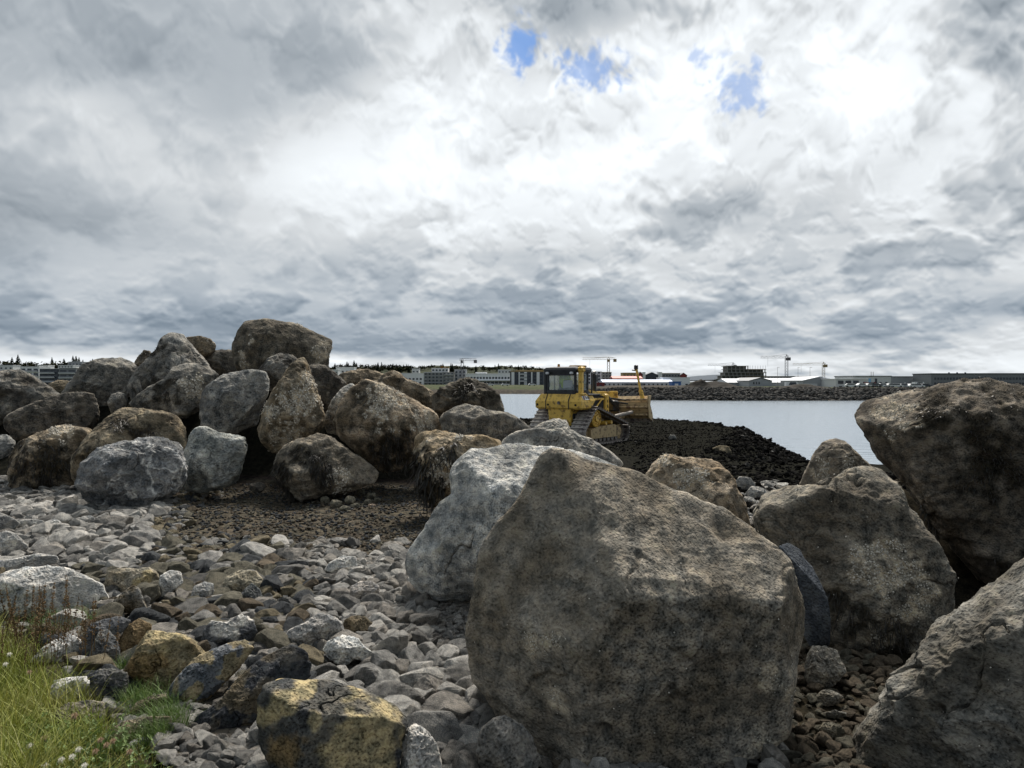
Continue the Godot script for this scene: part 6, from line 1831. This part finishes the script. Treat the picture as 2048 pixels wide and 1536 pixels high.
# a seated figure as one skin: distances to tapered bones, joined smoothly, meshed as surface nets
func make_operator(dozer: Node3D) -> void:
	var bones := [
		[Vector3(0, 0.06, 0), Vector3(0, 0.30, 0.02), 0.15, 0.16, 0], [Vector3(0, 0.30, 0.02), Vector3(0, 0.46, 0.0), 0.16, 0.13, 0],
		[Vector3(-0.19, 0.46, 0.0), Vector3(0.19, 0.46, 0.0), 0.075, 0.075, 0], [Vector3(0, 0.46, 0), Vector3(0, 0.60, -0.01), 0.06, 0.055, 1],
		[Vector3(0, 0.66, -0.02), Vector3(0, 0.73, -0.01), 0.085, 0.095, 1], [Vector3(0, 0.645, -0.09), Vector3(0, 0.66, -0.10), 0.03, 0.02, 1],
		[Vector3(-0.21, 0.45, 0), Vector3(-0.26, 0.20, -0.06), 0.06, 0.048, 0], [Vector3(-0.26, 0.20, -0.06), Vector3(-0.16, 0.16, -0.30), 0.047, 0.035, 0],
		[Vector3(0.21, 0.45, 0), Vector3(0.26, 0.20, -0.06), 0.06, 0.048, 0], [Vector3(0.26, 0.20, -0.06), Vector3(0.18, 0.16, -0.30), 0.047, 0.035, 0],
		[Vector3(-0.16, 0.16, -0.31), Vector3(-0.15, 0.15, -0.38), 0.034, 0.03, 1], [Vector3(0.18, 0.16, -0.31), Vector3(0.17, 0.15, -0.38), 0.034, 0.03, 1],
		[Vector3(-0.10, 0.04, 0), Vector3(-0.13, 0.06, -0.40), 0.09, 0.07, 2], [Vector3(0.10, 0.04, 0), Vector3(0.13, 0.06, -0.40), 0.09, 0.07, 2],
		[Vector3(-0.13, 0.06, -0.42), Vector3(-0.13, -0.10, -0.48), 0.065, 0.05, 2], [Vector3(0.13, 0.06, -0.42), Vector3(0.13, -0.10, -0.48), 0.065, 0.05, 2]]
	for s in [-0.15, 0.17]:
		for f in 4: bones.append([Vector3(s + (f - 1.5) * 0.018, 0.15, -0.38), Vector3(s + (f - 1.5) * 0.018, 0.11, -0.43 + 0.008 * absf(f - 1.5)), 0.010, 0.009, 1])
		bones.append([Vector3(s - signf(s) * 0.03, 0.15, -0.34), Vector3(s - signf(s) * 0.055, 0.135, -0.38), 0.011, 0.009, 1])
	var tints := [Color(0.42, 0.60, 0.04), Color(0.40, 0.24, 0.17), Color(0.03, 0.035, 0.05)]
	var cell := 0.02
	var lo := Vector3(-0.38, -0.20, -0.60)
	var n := Vector3i(38, 54, 42)
	var field := PackedFloat32Array()
	var kind := PackedInt32Array()
	field.resize(n.x * n.y * n.z)
	kind.resize(n.x * n.y * n.z)
	for z in n.z:
		for y in n.y:
			for x in n.x:
				var p := lo + Vector3(x, y, z) * cell
				var acc := 0.0
				var near := 1e9
				var who := 0
				for b in bones:
					var e: Vector3 = b[1] - b[0]
					var t := clampf((p - b[0]).dot(e) / maxf(e.length_squared(), 1e-6), 0, 1)
					var dist: float = p.distance_to(b[0] + e * t) - lerpf(b[2], b[3], t)
					if dist < near:
						near = dist
						who = b[4]
					if dist < 0.25: acc += exp(-dist * 60.0)
				var at := (z * n.y + y) * n.x + x
				field[at] = -log(maxf(acc, 1e-9)) / 60.0
				kind[at] = who
	var verts := PackedVector3Array()
	var cols := PackedColorArray()
	var idx := PackedInt32Array()
	var cellv := {}
	for z in n.z - 1:
		for y in n.y - 1:
			for x in n.x - 1:
				var sum := Vector3.ZERO
				var cnt := 0
				for e in [[0, 0, 0, 1, 0, 0], [0, 1, 0, 1, 1, 0], [0, 0, 1, 1, 0, 1], [0, 1, 1, 1, 1, 1], [0, 0, 0, 0, 1, 0], [1, 0, 0, 1, 1, 0], [0, 0, 1, 0, 1, 1], [1, 0, 1, 1, 1, 1], [0, 0, 0, 0, 0, 1], [1, 0, 0, 1, 0, 1], [0, 1, 0, 0, 1, 1], [1, 1, 0, 1, 1, 1]]:
					var f0 := field[((z + e[2]) * n.y + y + e[1]) * n.x + x + e[0]]
					var f1 := field[((z + e[5]) * n.y + y + e[4]) * n.x + x + e[3]]
					if (f0 < 0) != (f1 < 0):
						var t := f0 / (f0 - f1)
						sum += Vector3(e[0], e[1], e[2]).lerp(Vector3(e[3], e[4], e[5]), t)
						cnt += 1
				if cnt:
					cellv[Vector3i(x, y, z)] = verts.size()
					verts.append(lo + (Vector3(x, y, z) + sum / cnt) * cell)
					cols.append(tints[kind[(z * n.y + y) * n.x + x]])
	for c in cellv:
		for ax in 3:
			var e := Vector3i.ZERO
			e[ax] = 1
			var u := Vector3i.ZERO
			u[(ax + 1) % 3] = 1
			var w := Vector3i.ZERO
			w[(ax + 2) % 3] = 1
			if not (cellv.has(c - u) and cellv.has(c - w) and cellv.has(c - u - w)): continue
			var f0 := field[(c.z * n.y + c.y) * n.x + c.x]
			var g: Vector3i = c + e
			var f1 := field[(g.z * n.y + g.y) * n.x + g.x]
			if (f0 < 0) == (f1 < 0): continue
			var q := [cellv[c], cellv[c - u], cellv[c - u - w], cellv[c - w]]
			if f0 > 0: q.reverse()
			idx.append_array(PackedInt32Array([q[0], q[1], q[2], q[0], q[2], q[3]]))
	var o := top_mesh("person", indexed_mesh(verts, idx, cols), M.tinted, "bulldozer driver in a yellow-green high-visibility jacket, seated in the cab", "person")
	o.transform = dozer.transform * Transform3D(Basis(), Vector3(-0.12, 2.34, 0.90))
	var cap := start()
	var rings := []
	for e in [[0.70, 0.105], [0.76, 0.10], [0.80, 0.07], [0.82, 0.02]]:
		var ring := []
		for i in 12: ring.append(Vector3(cos(TAU * i / 12) * e[1], e[0], sin(TAU * i / 12) * e[1] - 0.01))
		rings.append(ring)
	add_loft(cap, rings)
	part(o, "helmet", finish(cap), M.off_white)


# ------------------------------------------------------------------ plants
func blade_mesh(bend: float, w: float) -> ArrayMesh:
	var st := start(false)
	var n := 4
	for k in n:
		var t0 := k / float(n)
		var t1 := (k + 1) / float(n)
		var p0 := Vector3(bend * t0 * t0, t0 * (1 - 0.25 * bend * t0), 0)
		var p1 := Vector3(bend * t1 * t1, t1 * (1 - 0.25 * bend * t1), 0)
		var w0 := w * (1 - t0 * 0.9)
		var w1 := w * (1 - t1 * 0.98)
		for e in [[p0, -w0, t0], [p0, w0, t0], [p1, w1, t1], [p0, -w0, t0], [p1, w1, t1], [p1, -w1, t1]]:
			st.set_color(Color(1, 1, 1).lerp(Color(1.35, 1.15, 0.8), e[2]))
			st.add_vertex(e[0] + Vector3(0, 0, e[1]))
	return finish(st, false)

func stalk_mesh(seed_: int) -> ArrayMesh:
	# a dry dock stalk with its seed clusters
	var r := RandomNumberGenerator.new()
	r.seed = seed_
	var st := start()
	st.set_color(Color(0.8, 0.8, 0.8))
	var lean := Vector3(r.randf_range(-0.32, 0.32), 1, r.randf_range(-0.32, 0.32))
	add_bar(st, Vector3.ZERO, lean, 0.006, 4, 0.003)
	for k in 34:
		var t := r.randf_range(0.45, 1.0)
		var c := lean * t + Vector3(r.randfn(), r.randfn() * 0.4, r.randfn()) * 0.022 * (1.3 - t)
		var g := r.randf_range(0.6, 1.3)
		st.set_color(Color(g, g, g))
		add_box(st, c, Vector3(0.016, 0.02, 0.016) * r.randf_range(0.5, 1.1), Basis(Vector3(r.randf(), r.randf(), r.randf()).normalized(), r.randf() * 3))
	return finish(st)

func clover_leaf_mesh() -> ArrayMesh:
	var st := start()
	for k in 3:
		var a := TAU * k / 3
		var e := Vector3(cos(a), 0, sin(a))
		var s := Vector3(-sin(a), 0, cos(a))
		var pts := [Vector3(0, 1, 0), e * 0.35 + s * 0.30 + Vector3(0, 1.06, 0), e * 0.75 + s * 0.32 + Vector3(0, 1.05, 0), e * 0.95 + Vector3(0, 0.98, 0), e * 0.75 - s * 0.32 + Vector3(0, 1.05, 0), e * 0.35 - s * 0.30 + Vector3(0, 1.06, 0)]
		for i in range(1, 5):
			for v in [pts[0], pts[i], pts[i + 1]]: st.add_vertex(v)
	add_bar(st, Vector3(0, -1.0, 0), Vector3(0, 1, 0), 0.04, 3)
	return finish(st)

func grassy(x: float, d: float) -> float:
	return -((x + 1.50) + (d - 3.1) * 1.05) + 0.16 * noise_a.get_noise_2d(x * 2.2, d * 2.2)

func make_plants() -> void:
	var places := [[], [], []]
	var tints := [PackedColorArray(), PackedColorArray(), PackedColorArray()]
	var put := func(x: float, d: float, h: float, c: Color):
		var i := rng.randi_range(0, 2)
		var b := Basis(Vector3.UP, rng.randf() * TAU) * Basis(Vector3.RIGHT, rng.randf_range(-0.25, 0.25))
		places[i].append(Transform3D(b.scaled(Vector3(h, h, h)), Vector3(x, ground_y(x, d) - 0.01, -d)))
		tints[i].append(c)
	for k in 42000:
		var d := rng.randf_range(2.6, 5.0)
		var x := rng.randf_range(-3.7, -0.9)
		var g := grassy(x, d)
		if g < 0.0 or (x + 0.9 * d < -1.2 and false): continue
		var near := ss(0, 0.5, g)
		if rng.randf() > 0.35 + 0.65 * near: continue
		var patch := noise_a.get_noise_2d(x * 1.7 + 30, d * 1.7)
		var h := rng.randf_range(0.08, 0.22) + 0.16 * near * rng.randf() * (0.8 + patch)
		if d < 3.6 and x > -1.75: h *= 0.65
		var dry := clampf(0.30 + 0.9 * patch + 0.35 * ss(4.0, 4.7, d), 0, 1)
		var c := Color(0.21, 0.25, 0.035).lerp(Color(0.42, 0.36, 0.14), dry * rng.randf())
		put.call(x, d, h, c * rng.randf_range(0.6, 1.25))
	# tufts among the stones
	for e in [[130, 1268, 60, 1.0], [105, 1262, 40, 0.9], [165, 1262, 30, 0.8], [300, 1425, 46, 0.9], [265, 1410, 34, 0.8], [330, 1450, 34, 0.8], [345, 1470, 30, 0.7], [250, 1350, 18, 0.7], [300, 1500, 30, 0.7], [230, 1500, 40, 0.7]]:
		var d: float = (EYE - TOP) * F / (e[1] - HZ)
		for k in 420:
			var rr: float = e[2] / F * d * sqrt(rng.randf())
			var a := rng.randf() * TAU
			put.call((e[0] - 1024) / F * d + cos(a) * rr, d + sin(a) * rr * 0.9, rng.randf_range(0.08, 0.20) * e[3], Color(0.07, 0.15, 0.025).lerp(Color(0.13, 0.19, 0.04), rng.randf()) * rng.randf_range(0.6, 1.2))
	var blades := [blade_mesh(0.25, 0.014), blade_mesh(0.5, 0.013), blade_mesh(0.85, 0.012)]
	for i in 3: tag(copies(self, "grass", blades[i], M.leaf, places[i], tints[i]), "green and straw-coloured grass growing in the lower left corner", "grass", "", "stuff")
	# dry reddish stalks
	var sm := [stalk_mesh(1), stalk_mesh(2), stalk_mesh(5)]
	var sp := [[], [], []]
	var sc := [PackedColorArray(), PackedColorArray(), PackedColorArray()]
	for k in 90:
		var d := rng.randf_range(3.9, 4.75)
		var x := rng.randf_range(-0.70, -0.56) * d if k % 3 else rng.randf_range(-0.66, -0.50) * d
		if k % 6 == 0: x = rng.randf_range(-0.62, -0.48) * d
		if grassy(x, d) < -0.35: continue
		var i := k % 3
		var h := rng.randf_range(0.16, 0.42)
		sp[i].append(Transform3D(Basis(Vector3.UP, rng.randf() * TAU).scaled(Vector3(h, h, h)), Vector3(x, ground_y(x, d), -d)))
		sc[i].append(Color(0.17, 0.115, 0.065) * rng.randf_range(0.6, 1.4))
	for i in 3: tag(copies(self, "dry_stalks", sm[i], M.tinted, sp[i], sc[i]), "dry reddish-brown stalks standing in the grass at the left edge", "stalks", "", "stuff")
	# clover leaves
	var cp := []
	var cc := PackedColorArray()
	for k in 520:
		var d := rng.randf_range(2.8, 3.35)
		var x := rng.randf_range(-0.66, -0.46) * d
		if grassy(x, d) < -0.10 + 0.35 * rng.randf(): continue
		var s := rng.randf_range(0.010, 0.020)
		cp.append(Transform3D((Basis(Vector3.UP, rng.randf() * TAU) * Basis(Vector3.RIGHT, rng.randf_range(-0.5, 0.5))).scaled(Vector3(s, s * 3.4, s)), Vector3(x, ground_y(x, d) + 0.02 + rng.randf() * 0.05, -d)))
		cc.append(Color(0.12, 0.18, 0.05) * rng.randf_range(0.6, 1.4))
	tag(copies(self, "clover_leaves", clover_leaf_mesh(), M.leaf, cp, cc), "low clover leaves at the bottom edge of the grass", "clover", "", "stuff")
	# clover heads, one by one
	var spots := [[18, 1310, "white clover flower at the left edge below the dry stalks"], [10, 1330, "white clover flower furthest left, next to another at the left edge"], [58, 1346, "white clover flower standing alone left of the white cracked block"], [148, 1434, "large white clover flower on a tall stem before the leaning grey-brown slab"], [59, 1494, "small white clover flower low in the grass near the bottom left"], [87, 1478, "faded pinkish clover flower above the low small one"], [156, 1501, "round white clover flower near the bottom edge of the grass"], [200, 1482, "withered tan clover flower left of a small white one"], [225, 1484, "small white clover flower on a thin stem before the sunken brown slab"], [190, 1505, "tan clover flower beside the round white one"], [258, 1506, "pink-white clover flower furthest right, by the speckled pale stone"], [168, 1534, "white clover flower cut by the bottom edge of the photo"], [88, 1534, "white clover flower at the bottom edge left of the others"], [143, 1516, "pale clover flower in the clump near the bottom edge"], [121, 1522, "small white clover flower low at the bottom edge"], [212, 1492, "brown-tinged clover flower in the middle of the withered group"]]
	var ball := start()
	var r := RandomNumberGenerator.new()
	r.seed = 9
	for k in 46:
		var e := Vector3(r.randfn(), r.randfn() * 0.9 + 0.25, r.randfn()).normalized()
		var q := e * 0.55
		add_bar(ball, q * 0.4, q + e * 0.4, 0.10, 4, 0.05)
	var head := finish(ball)
	for e in spots:
		var d: float = (EYE - TOP - 0.16) * F / (e[1] - HZ)
		var p := world_at(e[0], e[1], d)
		var y := ground_y(p.x, d)
		var c := thing("clover_flower", e[2], "flower", Vector3(p.x, y, p.z), 0.0, "clover flowers in the grass")
		var st := start()
		add_bar(st, Vector3.ZERO, Vector3(0, p.y - y, 0), 0.0022, 5)
		part(c, "stem", finish(st), M.stem)
		var wilt: bool = "tan" in e[2] or "brown" in e[2] or "pink" in e[2]
		part(c, "flower_head", head, M.wilted if wilt else M.petal, Vector3(0, p.y - y, 0), Basis().scaled(Vector3.ONE * (0.019 if "large" in e[2] else 0.0145)))


# ------------------------------------------------------------------ the scene
func _ready() -> void:
	rng.seed = 2024
	var cam := Camera3D.new()
	cam.name = "camera"
	cam.fov = rad_to_deg(2 * atan(768.0 / F))
	cam.near = 0.05
	cam.far = 20000
	cam.position = Vector3(0, EYE, 0)
	cam.rotation.x = -atan((768.0 - HZ) / F)
	add_child(cam)
	cam.current = true
	var env := Environment.new()
	env.background_mode = Environment.BG_SKY
	env.tonemap_mode = Environment.TONE_MAPPER_LINEAR
	env.tonemap_exposure = 2.3
	env.sdfgi_enabled = true
	env.ssao_enabled = true
	env.ssil_enabled = true
	var sky_mat := PanoramaSkyMaterial.new()
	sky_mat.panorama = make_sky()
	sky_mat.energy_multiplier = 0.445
	var sky := Sky.new()
	sky.sky_material = sky_mat
	env.sky = sky
	var we := WorldEnvironment.new()
	we.name = "environment"
	we.environment = env
	add_child(we)
	var sun := DirectionalLight3D.new()
	sun.name = "sun"
	sun.light_energy = 0.75
	sun.light_color = Color(1.0, 0.97, 0.93)
	sun.light_angular_distance = 12.0
	sun.shadow_enabled = true
	sun.sky_mode = DirectionalLight3D.SKY_MODE_LIGHT_ONLY
	add_child(sun)
	sun.look_at_from_position(Vector3(0.14, 0.80, -0.62) * 50.0, Vector3.ZERO)

	noise_a = fast(FastNoiseLite.TYPE_SIMPLEX_SMOOTH, 1.0, 3, 101)
	noise_b = fast(FastNoiseLite.TYPE_SIMPLEX_SMOOTH, 1.0, 4, 102)
	noise_c = fast(FastNoiseLite.TYPE_SIMPLEX_SMOOTH, 1.0, 4, 103)
	noise_r = fast(FastNoiseLite.TYPE_SIMPLEX_SMOOTH, 1.0, 4, 104, FastNoiseLite.FRACTAL_RIDGED)
	noise_d = fast(FastNoiseLite.TYPE_SIMPLEX_SMOOTH, 1.0, 4, 105)
	noise_cell = fast(FastNoiseLite.TYPE_CELLULAR, 1.0, 1, 106)
	make_materials()
	mat("stem", Color(0.10, 0.14, 0.04), 0.7)
	mat("petal", Color(0.80, 0.78, 0.70), 0.7)
	mat("wilted", Color(0.42, 0.30, 0.20), 0.8)
	var t := Time.get_ticks_msec()
	for step in [make_land, make_boulders, make_stones, make_spit_gravel, make_far_bank, make_town, make_trees, make_dozer, make_plants]:
		step.call()
		print(step.get_method(), " ", Time.get_ticks_msec() - t)
		t = Time.get_ticks_msec()
